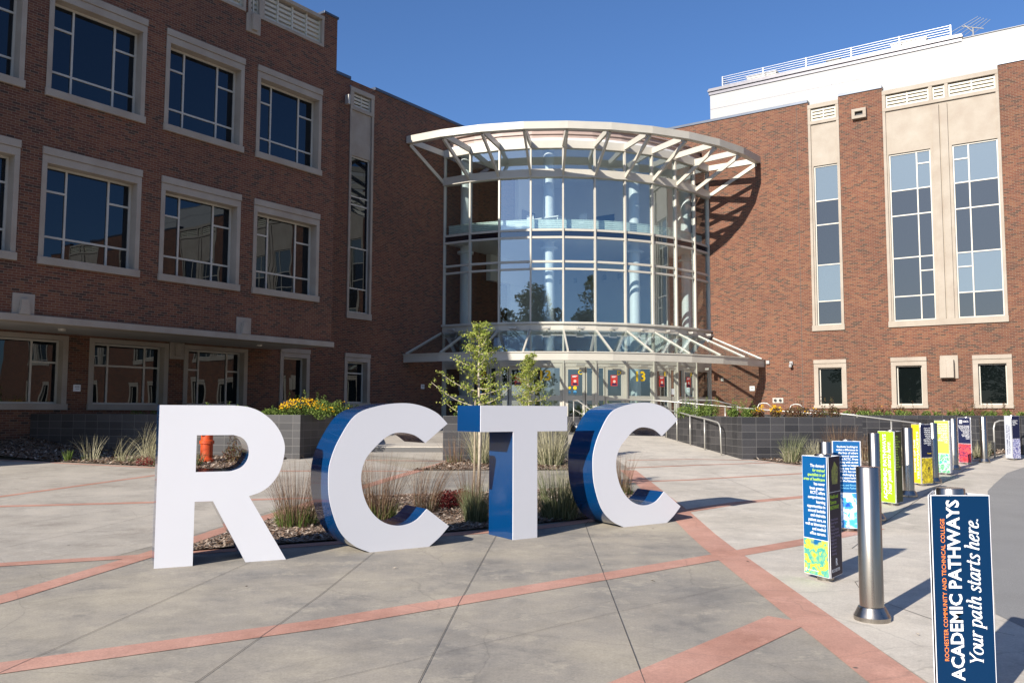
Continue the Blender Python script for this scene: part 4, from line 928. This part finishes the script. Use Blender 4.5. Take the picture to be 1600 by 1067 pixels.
def d_plum(p):
    q = MB(); q.face([(.1, .92, .0012), (.26, .92, .0012), (.30, 1.08, .0012), (.18, 1.15, .0012), (.08, 1.05, .0012)]); q.build('picture', printed('leaf print', (.03,.03,.02), (.35,.4,.02), (.1,.12,.02), 12, 1), p)
    q = MB(); q.face([(.004, .84, .0013), (S-.004, .84, .0013), (S-.004, .845, .0013), (.004, .845, .0013)]); q.build('divider', C_['white'], p)
    lines(p, 'Health and\nSciences\nPATHWAY', .055, .03, .78, C_['gtext'], align='LEFT')
    lines(p, '\n'.join(['Dental Assistant', 'Dental Hygiene', 'Nursing', 'Practical Nursing', 'Nursing Assistant', 'Surgical Technology', 'Phlebotomy', 'Health Unit', 'Coordinator', 'Veterinary', 'Technology']), .034, .03, .56, C_['ptext'], align='LEFT', bold=.01)
    text('R', .1, C_['wtext'], p, I4(.15, .11), 'lettering', bold=.03); text('ROCHESTER', .045, C_['wtext'], p, I4(.03, .05), 'lettering', bold=.01)
def d_hands(p):
    pic(p, PIC['hands'], .004, .004, S-.004, .48)
    L = ['Students looking to', 'make a difference in', 'the lives of others', 'have several options', 'at RCTC. From', 'working with at-risk', 'youth to helping', 'others stay healthy,', 'RCTC has seven', 'challenging and', 'rewarding opportunities', 'within the Education,']
    for k, t_ in enumerate(L): text(t_, .038, C_['wtext'], p, I4(S-.03, 1.11-.043*k), 'lettering', bold=.012, align='RIGHT', sx=.92)
    for k, t_ in enumerate(['Human, and Personal', 'Services Pathway.']): text(t_, .034, C_['ctext'], p, I4(S-.03, .58-.04*k), 'lettering', align='RIGHT', shear=.25)
def d_paths(c, small='otext'):
    def f(p):
        vert_text(p, 'ROCHESTER COMMUNITY AND TECHNICAL COLLEGE', .036, .078, .21, C_['otext'], fit=.845, bold=.004)
        vert_text(p, 'ACADEMIC PATHWAYS', .108, .168, .10, C_['wtext'], bold=.024, fit=1.075)
        serif_italic(p, 'Your path starts here.', .056, .285, .19, C_['wtext'], .87)
    return f
def d_green(p):
    vert_text(p, 'ROCHESTER COMMUNITY AND TECHNICAL COLLEGE', .030, .06, .16, C_['olive'], fit=.85)
    vert_text(p, 'ACADEMIC PATHWAYS', .105, .18, .055, C_['wtext'], bold=.024, fit=1.10); serif_italic(p, 'Your path starts here.', .056, .28, .13, C_['wtext'], .90)
def d_lines(mat, n=14, x=.03, y=1.1, sz=.034):
    def f(p):
        W8 = ['Agriculture', 'Business', 'Computer Careers', 'Automotive', 'Building Utilities', 'Mechanic', 'Welding', 'Facilities', 'Engineering', 'Supply Chain', 'Accounting', 'Marketing', 'Law Enforcement', 'Sciences']
        lines(p, '\n'.join(W8[:n]), sz, x, y, C_[mat], align='LEFT', line=1.25, bold=.01)
    return f
def d_yellow(p):
    vert_text(p, 'HOME OF THE', .10, .16, .22, C_['wtext'], bold=.02, fit=.66); vert_text(p, 'YELLOWJACKETS', .12, .30, .08, C_['wtext'], bold=.02, fit=.98)
def d_team(p):
    pic(p, PIC['team'], .004, .004, S-.004, .52)
    lines(p, 'As part of the\nYellowjackets\nathletic family\nyou have the\nopportunity\nto play the\nsport you love,\nwhile being on\na great team at\nRCTC.', .038, S-.03, 1.11, C_['wtext'])
    lines(p, 'Go team', .036, S-.03, .60, C_['yellow'])
def d_mint(p):
    pic(p, PIC['leafy'], .004, .004, S-.004, .44)
    lines(p, 'Students looking\nfor a rewarding\ncareer working\nwith plants and\nnature will find\nmultiple options\nat RCTC.\nBuild skills\nfor a thriving\nindustry in our\narea.', .042, S-.03, 1.11, C_['wtext'])
def d_nr(p):
    pic(p, PIC['red'], .004, .004, S-.004, .50); q = MB(); q.box(.05, 1.04, .0012, .13, 1.13, .0016); q.build('mark', C_['white'], p)
    text('ROCHESTER\nCOMMUNITY', .028, C_['wtext'], p, I4(.15, 1.10), 'lettering', bold=.01)
    lines(p, 'Rochester Community\nand Technical College\nis the first choice for\nlearners who want\nto start here and\ngo anywhere.\nSmall classes,\nexpert teachers,\ngreat value and\na friendly\ncampus.', .034, S-.03, .97, C_['wtext'])
def d_welcome(p):
    vert_text(p, 'WELCOME TO RCTC', .095, .16, .10, C_['ntext'], bold=.02, fit=.85); serif_italic(p, 'Your path starts here.', .052, .27, .12, C_['ntext'], .8)
def d_vl(p):
    lines(p, 'CENTER FOR\nBUSINESS\nAND WORK\nSKILLS', .04, .04, 1.05, C_['wtext'], align='LEFT'); pic(p, PIC['pale'], .004, .004, S-.004, .55)
A0 = lambda deg: R(deg)
sign(2.745, 5.50, 'deep blue sign reading Academic Pathways, nearest, cut by the bottom edge', [(C_['deep'], d_paths(None)), None, None], R(-90), h=1.27, z0=.035)
sign(3.20, 9.02, 'bright blue sign with healthcare text and a charcoal side panel of white lines', [(C_['blue'], d_health), (C_['plum'], d_plum), None], R(-158))
sign(4.72, 12.35, 'bright blue sign with a blue and white picture of hands, behind the healthcare sign', [(C_['blue'], d_hands), (C_['plum'], None), None], R(-112))
sign(6.50, 15.0, 'lime green sign reading Academic Pathways beside a dark olive side', [(C_['green'], d_green), (C_['olive'], d_lines('lime2')), None], R(-160))
sign(8.42, 18.0, 'golden sign reading Home of the Yellowjackets with a navy side', [(C_['yellow'], d_yellow), (C_['navy'], d_team), None], R(-180))
sign(10.1, 20.4, 'pale lime sign of white text over a mint green picture', [(C_['lime2'], d_mint), (C_['white'], None), None], R(-152))
sign(12.25, 23.55, 'navy text sign with a red picture in its lower half', [(C_['navy'], d_nr), (C_['plum'], None), None], R(-150))
sign(14.3, 25.0, 'pale sign reading Welcome to RCTC with a navy side, farthest of the row', [(C_['pale'], d_welcome), (C_['navy'], d_vl), None], R(-182))

# ---------------------------------------------------------------- plants
def blades(mb, n, h, rad, lean, rr, m=0, w_=.006, curl=.5, seg=4, hv=.35):
    for _ in range(n):
        a = rr.uniform(0, 6.283); r_ = rad*math.sqrt(rr.random())*.5; x, y = math.cos(a)*r_, math.sin(a)*r_
        L = h*(1-hv*rr.random()); out = rr.uniform(.1, 1.15)*lean; cl = curl*rr.choice((.2, .8, 1.2, 2.4)); b = a+rr.uniform(-.5, .5); dx, dy = math.cos(b), math.sin(b)
        px, py = -dy, dx; q = rr.uniform(0, 3.14); px, py = math.cos(q), math.sin(q); prev = None
        for k in range(seg+1):
            t = k/seg; ang = out*(.4+cl*t); z = L*t*math.cos(ang*.9); o_ = L*t*math.sin(ang)
            wd = w_*(1-.85*t)
            c = (x+dx*o_, y+dy*o_, z); cur = ((c[0]-px*wd, c[1]-py*wd, z), (c[0]+px*wd, c[1]+py*wd, z))
            if prev: 
                b0 = len(mb.v)
                mb.v += [prev[0], prev[1], cur[1], cur[0]]; mb.f.append((b0, b0+1, b0+2, b0+3)); mb.m.append(m); mb.uv.append(None)
            prev = cur
def weld(o):
    bm = bmesh.new(); bm.from_mesh(o.data); bmesh.ops.remove_doubles(bm, verts=bm.verts, dist=1e-6); bm.to_mesh(o.data); bm.free()
def tuft(x, y, label, n1, h1, m1, n2=0, h2=.3, m2='tuftD', rad=.3, lean=.5, curl=.5, w_=.006, cat='ornamental grass', zf=None, wind=(0, 0), seed=None, group='grass clumps in the mulch beds'):
    rr = random.Random(seed if seed is not None else int(abs(x*131+y*17)*10))
    o = empty('ornamental_grass', (x, y, (zf or G)(x, y)+.01), 0, label, cat, group)
    s = MB(); blades(s, n1, h1, rad, lean, rr, 0, w_, curl)
    if wind != (0, 0):
        s.v = [(v[0]+wind[0]*(v[2]/h1)**1.6*h1, v[1]+wind[1]*(v[2]/h1)**1.6*h1, v[2]*(1-.15*(v[2]/h1))) for v in s.v]
    ob = s.build('stems', M[m1], o); weld(ob)
    if n2: s = MB(); blades(s, n2, h2, rad*1.1, lean*1.3, rr, 0, w_*1.2, .8, 3); ob = s.build('base_leaves', M[m2], o); weld(ob)
    return o
tuft(-3.05, 12.5, 'russet grass clump right of the leg of the letter R', 300, 1.0, 'tuftR', 330, .35, rad=.5, lean=.55, curl=.4, w_=.0032)
tuft(-2.72, 13.9, 'russet grass clump behind the gap between letters R and C', 220, 1.0, 'tuftR', 160, .35, rad=.45, lean=.6, curl=.4, w_=.0035)
tuft(-1.95, 12.85, 'dense russet grass clump showing through the first letter C', 360, 1.08, 'tuftR', 380, .38, rad=.5, lean=.55, curl=.4, w_=.0032)
tuft(-1.35, 13.9, 'thin russet grass clump fanning right inside the first letter C', 170, 1.1, 'tuftR', 60, .3, 'tuftG', rad=.4, lean=.5, curl=.3, w_=.0032, wind=(.25, 0))
tuft(-.52, 12.9, 'blue green grass clump at the left foot of the letter T', 320, .62, 'tuftG', 300, .4, 'tuftG', rad=.3, lean=.4, w_=.0035)
tuft(-.62, 13.6, 'sparse russet stems behind the clump left of the letter T', 120, .95, 'tuftR', rad=.3, lean=.3, w_=.003)
tuft(.72, 13.3, 'full pale green grass clump right of the stem of the letter T', 360, .84, 'tuftG', 320, .5, 'tuftG', rad=.5, lean=.55, w_=.0038)
tuft(1.05, 14.4, 'taller pale green grass clump behind the one beside the letter T', 260, .9, 'tuftP', 150, .4, 'tuftG', rad=.4, lean=.5, w_=.0035)
tuft(2.0, 16.0, 'russet grass wisps seen through the last letter C', 170, .8, 'tuftR', 60, .3, rad=.35, lean=.35, w_=.0035)
tuft(.95, 21.4, 'arching pale grass clump under the right arm of the letter T', 300, 1.25, 'tuftP', 160, .6, 'tuftG', rad=.5, lean=.7, w_=.006)
tuft(-.75, 21.7, 'arching pale grass clump left of the stem of the letter T', 220, 1.3, 'tuftP', 120, .5, 'tuftG', rad=.4, lean=.6, w_=.006)
tuft(-1.4, 21.9, 'sparse russet grass stems before the centre planter', 90, .8, 'tuftR', 40, .3, rad=.5, lean=.4, w_=.004)
tuft(-10.6, 22.1, 'sparse pale grass tuft at the far left of the bed, leftmost of its row', 40, .7, 'tuftP', 20, .3, 'tuftD', rad=.4, lean=.6, w_=.006, zf=lmound)
tuft(-9.6, 21.9, 'leaning pale grass clump in the middle of the left bed', 60, .85, 'tuftP', 60, .3, 'tuftG', rad=.6, lean=.8, w_=.006, zf=lmound, wind=(.8, 0))
tuft(-8.75, 21.5, 'large arching pale grass clump left of the letter R', 170, 1.3, 'tuftP', 120, .4, 'tuftP', rad=.5, lean=.7, w_=.007, zf=lmound, wind=(.45, 0))
tuft(-8.3, 21.3, 'flattened straw grass spreading beside the letter R', 240, .55, 'tuftP', 200, .3, 'tuftG', rad=.8, lean=1.1, w_=.007, zf=lmound)
tuft(-11.1, 21.95, 'small bright green weed at the edge of the left paving', 60, .3, 'tuftD', rad=.15, lean=.6, w_=.009, zf=lmound)
tuft(-7.6, 21.0, 'low grass tuft close beside the letter R stem', 120, .4, 'tuftG', rad=.4, lean=.8, w_=.008, zf=lmound)
tuft(7.35, 23.0, 'tall blue green grass fan at the corner of the right planter', 150, .95, 'tuftG', 140, .5, 'tuftP', rad=.35, lean=.65, w_=.007, wind=(.2, 0))
tuft(8.2, 23.3, 'pale arching grass clump left of the blue signs', 200, .75, 'tuftP', 180, .45, 'tuftP', rad=.6, lean=.85, w_=.006, wind=(.3, 0))
tuft(8.9, 23.8, 'russet grass clump behind the blue healthcare sign', 240, 1.05, 'tuftR', 80, .4, 'tuftP', rad=.6, lean=.45, w_=.005)
tuft(9.7, 23.7, 'russet grass clump behind the hands sign', 240, 1.0, 'tuftR', 80, .4, 'tuftP', rad=.6, lean=.45, w_=.005, wind=(.2, 0))
tuft(12.55, 25.1, 'straw grass clump right of the navy and red sign', 240, .8, 'tuftR', 160, .45, 'tuftP', rad=.6, lean=.6, w_=.006)
tuft(13.6, 25.6, 'pale grass clump left of the far white sign', 200, .55, 'tuftP', 160, .4, 'tuftG', rad=.6, lean=.8, w_=.006)
tuft(11.0, 24.2, 'straw grass clump behind the pale lime sign', 180, .6, 'tuftP', 100, .4, 'tuftR', rad=.6, lean=.6, w_=.006)

def leafcloud(mb, blobs, n, size, rr, m=0, flat=.5):
    tot = sum(b[3]**2 for b in blobs)
    for (x, y, z, r_) in blobs:
        for _ in range(int(n*r_*r_/tot)):
            while True:
                a, b, c = rr.uniform(-1, 1), rr.uniform(-1, 1), rr.uniform(-1, 1)
                if a*a+b*b+c*c < 1: break
            px, py, pz = x+a*r_, y+b*r_, z+c*r_*flat
            s_ = size*rr.uniform(.6, 1.3); q = Quaternion((rr.gauss(0, 1), rr.gauss(0, 1), rr.gauss(0, 1), rr.gauss(0, 1))).normalized()
            u = q@Vector((s_, 0, 0)); v = q@Vector((0, s_*.6, 0)); c = Vector((px, py, pz))
            mb.face([c-u*.5, c-u*.1+v*.5, c+u*.5, c-u*.1-v*.5], m)
def bush(name, x0, y0, x1, y1, z, h, n, size, mat, label, cat='shrub', seed=1, flowers=0, fh=None, spikes=0, group=None):
    rr = random.Random(seed); o = empty(name, ((x0+x1)/2, (y0+y1)/2, z), 0, label, cat, group)
    L = math.hypot(x1-x0, y1-y0); k = max(2, int(L/.35)); bl = []
    for i in range(k):
        t = (i+.5)/k-.5; bl.append((t*(x1-x0)+rr.uniform(-.08, .08), t*(y1-y0)+rr.uniform(-.25, .25), h*rr.uniform(.3, .5), max(.16, h*rr.uniform(.45, .75))))
    s = MB(); leafcloud(s, bl, n, size, rr, flat=.8)
    for _ in range(spikes):
        t = rr.uniform(-.5, .5); bx, by = t*(x1-x0), t*(y1-y0)+rr.uniform(-.2, .2); hh = h*rr.uniform(1.0, 1.7); lx = rr.uniform(-.1, .1)
        for q in range(14):
            f = .4+.6*q/14; leafcloud(s, [(bx+lx*f, by, hh*f, .04)], 3, size*.8, rr)
    s.build('foliage', M[mat], o)
    if flowers:
        s = MB()
        for _ in range(flowers):
            b = rr.choice(bl); a = rr.uniform(0, 6.28); d = rr.random()**.5*b[3]; fx, fy = b[0]+d*math.cos(a), b[1]+d*math.sin(a); fz = (fh or h)*rr.uniform(.5, 1.0)*(1-.45*min(1, (2*math.hypot(fx, fy)/max(L, .3))**2))
            nrm = Vector((rr.uniform(-.6, .6), rr.uniform(-1, -.1), rr.uniform(.4, 1))).normalized(); u = nrm.cross(Vector((0, 0, 1))).normalized(); v = nrm.cross(u); c = Vector((fx, fy, fz))
            P = [c+(u*math.cos(R(45*j))+v*math.sin(R(45*j)))*.027*(1 if j % 2 == 0 else .6) for j in range(8)]; s.face(P)
        s.build('blossoms', M['flow'], o)
    return o
PG = 'plants growing on the block planters'
z1 = 1.50
bush('flowering_perennial', -6.35, 23.45, -4.95, 23.75, z1, .46, 2600, .045, 'foli', 'clump of yellow daisies on the left planter between letters R and C', 'flowers', 2, 300, .54, spikes=14, group=PG)
bush('leafy_perennial', -8.6, 24.6, -6.3, 24.2, z1, .26, 1800, .055, 'foli', 'low green leafy plants on the left planter above the letter R', 'plants', 3, spikes=10, group=PG)
bush('leafy_perennial', -5.6, 24.8, -3.9+-.9, 25.1, z1, .34, 1700, .055, 'foli', 'green spiky plants on the left planter behind the first letter C', 'plants', 4, spikes=26, group=PG)
bush('leafy_perennial', -11.5, 26.3, -9.0, 25.3, z1, .12, 700, .05, 'foli', 'sparse ground plants in shade on the left planter', 'plants', 14, group=PG)
bush('flowering_perennial', -5.9, 28.0, -4.9+-.3, 29.5, z1, .5, 900, .05, 'foli', 'far small clump with a few yellow flowers above the first letter C', 'flowers', 24, 30, .5, group=PG)
bush('leafy_perennial', 1.2, 23.4, 1.35, 25.9, z1-.04, .30, 900, .05, 'foli', 'low green plants on the right end of the centre planter', 'plants', 5, 20, .3, group=PG)
bush('leafy_perennial', -1.6, 23.6, .9, 24.0, z1, .16, 900, .05, 'foli', 'low plants on the centre planter behind the letter T bar', 'plants', 25, group=PG)
bush('leafy_perennial', 4.4+1.2, 29.3, 6.3, 26.6, z1, .42, 2400, .05, 'foli', 'green leafy plants above the ramp handrail', 'plants', 6, spikes=26, group=PG)
bush('leafy_perennial', 6.2, 25.4, 8.0+-1.1, 24.7, z1, .36, 1800, .05, 'foli', 'green plants on the right planter, left of the yellow flowers', 'plants', 7, spikes=18, group=PG)
bush('flowering_perennial', 6.75, 24.5, 7.7, 24.6, z1, .34, 1300, .05, 'folr', 'yellow flower clump on the corner of the right planter', 'flowers', 8, 170, .42, group=PG)
bush('leafy_perennial', 7.75, 24.7, 9.3, 24.8, z1, .40, 1900, .05, 'folr', 'brown red foliage clump right of the yellow flowers', 'plants', 9, 12, .4, spikes=12, group=PG)
bush('leafy_perennial', 10.0, 28.5, 13.2, 28.5, z1+.06, .16, 1700, .06, 'foli', 'low green ground cover on the long wall, left half', 'plants', 10, group=PG)
bush('leafy_perennial', 11.3, 29.2, 13.6, 29.2, z1+.06, .36, 1500, .05, 'folr', 'brown red plants on the long wall below the second low window', 'plants', 11, 10, .35, spikes=14, group=PG)
bush('leafy_perennial', 13.4, 28.5, 17.2, 28.5, z1+.06, .16, 1900, .06, 'foli', 'low green ground cover on the long wall, right half', 'plants', 12, spikes=8, group=PG)
bush('leafy_perennial', 14.6, 28.9, 16.6, 28.9, z1+.06, .32, 700, .045, 'folr', 'thin spiky plants below the rightmost low window', 'plants', 15, spikes=20, group=PG)
bush('leafy_perennial', 2.6, 31.4, 5.0, 31.3, z1-.05, .40, 1500, .05, 'foli', 'green plants on the dark planter before the glass doors', 'plants', 13, spikes=20, group=PG)
bush('sedum', -1.15, 14.27, -.70, 14.27, .11, .36, 3000, .035, 'sedum', 'round burgundy sedum mound in the mulch left of the letter T', 'shrub', 16)
bush('sedum', -7.95, 20.75, -7.6, 20.7, .40, .18, 500, .035, 'sedum', 'small burgundy sedum near the paving beside the letter R', 'shrub', 17)
bush('sedum', -8.9, 21.0, -8.6, 20.95, .40, .16, 400, .035, 'sedum', 'small burgundy sedum at the edge of the arching grass', 'shrub', 18)
bush('shrub', -7.15, 21.7, -6.35, 21.6, .42, .45, 900, .05, 'folr', 'small dark leafy shrub seen through the letter R', 'shrub', 19, spikes=16)
def young_tree(x, y, h, crown0, wid, label, seed, nl, stake=False):
    rr = random.Random(seed); o = empty('young_tree', (x, y, G(x, y)), 0, label, 'tree', 'young ginkgo trees')
    s = MB(); s.tube([(0, 0, 0), (.02, 0, h*.35), (-.01, .01, h*.7), (.0, 0, h*.97)], [.032, .026, .018, .005], 8)
    tw = MB(); bl = MB(); br_ = []
    nb = 30
    for i in range(nb):
        f = (i/nb); z0 = crown0+(h-crown0)*(f*.93); L = wid*(1-f*.80)*rr.uniform(.55, 1.0); a = i*2.4+rr.uniform(-.4, .4); up_ = rr.uniform(.15, .55)
        P = []; seg = 6
        for k in range(seg+1):
            t = k/seg; P.append(Vector((math.cos(a)*L*t, math.sin(a)*L*t, z0+L*up_*t-L*.10*math.sin(t*3))))
        s.tube(P, [.011*(1-.7*k/seg) for k in range(seg+1)], 5); br_.append((P, L))
        for k in range(1, seg*3):
            t = k/(seg*3-1)
            if t < .22: continue
            p = P[min(seg-1, int(t*seg))].lerp(P[min(seg, int(t*seg)+1)], t*seg-int(t*seg)) if t < 1 else P[-1]
            rr2 = .045+.05*rr.random()
            leafcloud(bl, [(p.x+rr.uniform(-.06, .06), p.y+rr.uniform(-.06, .06), p.z+rr.uniform(-.02, .06), rr2)], nl, .042, rr, flat=.9)
    for k in range(10): leafcloud(bl, [(rr.uniform(-.05, .05), rr.uniform(-.05, .05), h*(.80+.02*k), .07)], 8, .042, rr)
    s.build('trunk', M['palebark'], o, smooth=True); bl.build('crown', M['ginkgo'], o)
    if stake: q = MB(); q.tube([(-.075, -.05, 0), (-.06, -.04, 1.75)], .016, 6); q.build('stake', M['stake'], o)
    return o
young_tree(-.55, 14.64, 3.12, 1.42, 1.0, 'young ginkgo with yellow green leaves behind the letter T, the taller of two', 4, 10, True)
young_tree(.42, 21.7, 2.78, 1.35, .68, 'smaller young ginkgo behind the right half of the letter T', 9, 10)

for k, (x, y, lab) in enumerate([(1.42, 8.87, 'tiny brown dry leaf on the long red band'), (1.0, 9.75, 'tiny dry leaf just above the long red band'), (-2.55, 8.55, 'tiny dry leaf below the leg of the letter R'), (-1.25, 9.5, 'tiny dry leaf on the paving before the first letter C'), (2.66, 9.95, 'tiny dry leaf beside the crossing of the red bands'), (3.15, 6.9, 'tiny dry leaf near the foot of the nearest bollard')]):
    r_ = random.Random(k+40); s = MB(); z = G(x, y)+.011; a = r_.uniform(0, 6.28); L = r_.uniform(.018, .03); d = Vector((math.cos(a), math.sin(a), 0)); n = Vector((-d.y, d.x, 0)); c = Vector((0, 0, 0))
    s.face([c-d*L, c-n*L*.45+Vector((0, 0, .006)), c+d*L*.3-n*L*.4+Vector((0, 0, .010)), c+d*L+Vector((0, 0, .004))]); s.face([c-d*L, c+d*L+Vector((0, 0, .004)), c+d*L*.2+n*L*.5+Vector((0, 0, .012)), c-d*L*.3+n*L*.45+Vector((0, 0, .008))])
    tag(s.build('dry_leaf', M['palebark'] if k % 2 else M['bark'], loc=(x, y, z)), lab, 'leaf', 'dry leaves scattered on the paving')
# ---------------------------------------------------------------- trees across the road, mirrored in the glass
def big_tree(x, y, h, w_, seed, label, src=None):
    rr = random.Random(seed); o = empty('broadleaf_tree', (x, y, G(x, y)), rr.uniform(0, 6), label, 'tree', 'broadleaf trees behind the viewer, mirrored in the glass')
    if src:
        for ch in src.children:
            c = ch.copy(); COL.objects.link(c); c.parent = o
        o.scale = (w_/5.5, w_/5.5, h/19); return o
    s = MB(); s.tube([(0, 0, 0), (.1, 0, h*.3), (-.1, .1, h*.6), (0, 0, h*.9)], [.38, .3, .2, .06], 10); blobs = []
    for i in range(34):
        a = rr.uniform(0, 6.28); f = rr.random(); z = h*(.32+.62*f); rad = w_*math.sin(math.pi*min(1, .22+.75*f))*rr.uniform(.3, .95); x_, y_ = math.cos(a)*rad, math.sin(a)*rad
        s.tube([(0, 0, z*.7), (x_*.5, y_*.5, z*.85), (x_, y_, z)], [.13, .08, .02], 5); blobs.append((x_, y_, z, rr.uniform(.9, 1.7)))
    s.build('trunk', M['bark'], o, smooth=True); c = MB(); leafcloud(c, blobs, 5200, .42, rr, flat=.75); c.build('crown', M['bigleaf'], o); return o
bt = big_tree(-6, -38, 19, 5.5, 3, 'broad dark oak mirrored in the middle of the atrium glass')
for x, y, h, w_, sd, lab in ((-18, -38, 18, 6.5, 4, 'dark oak mirrored left of the middle atrium panes'), (-33, -38, 21, 7.5, 5, 'tall dark oak mirrored in the left atrium panes'), (6, -40, 17, 6, 6, 'low round tree mirrored in the centre atrium panes'),
    (18, -38, 20, 7, 7, 'tall dark oak mirrored in the bay right of the column'), (28, -38, 21, 7.5, 8, 'dark oak mirrored beside the tall one right of the column'), (-44, -22, 13, 7, 9, 'wide tree mirrored at the foot of the tall windows'), (-54, -30, 16, 7.5, 10, 'tall tree mirrored at the foot of the rightmost tall window'), (-66, -38, 15, 7, 11, 'distant tree mirrored in the right wing windows'), (-38, -34, 12, 6, 12, 'rounded tree mirrored low between the window bays')):
    big_tree(x, y, h, w_, sd, lab, bt)
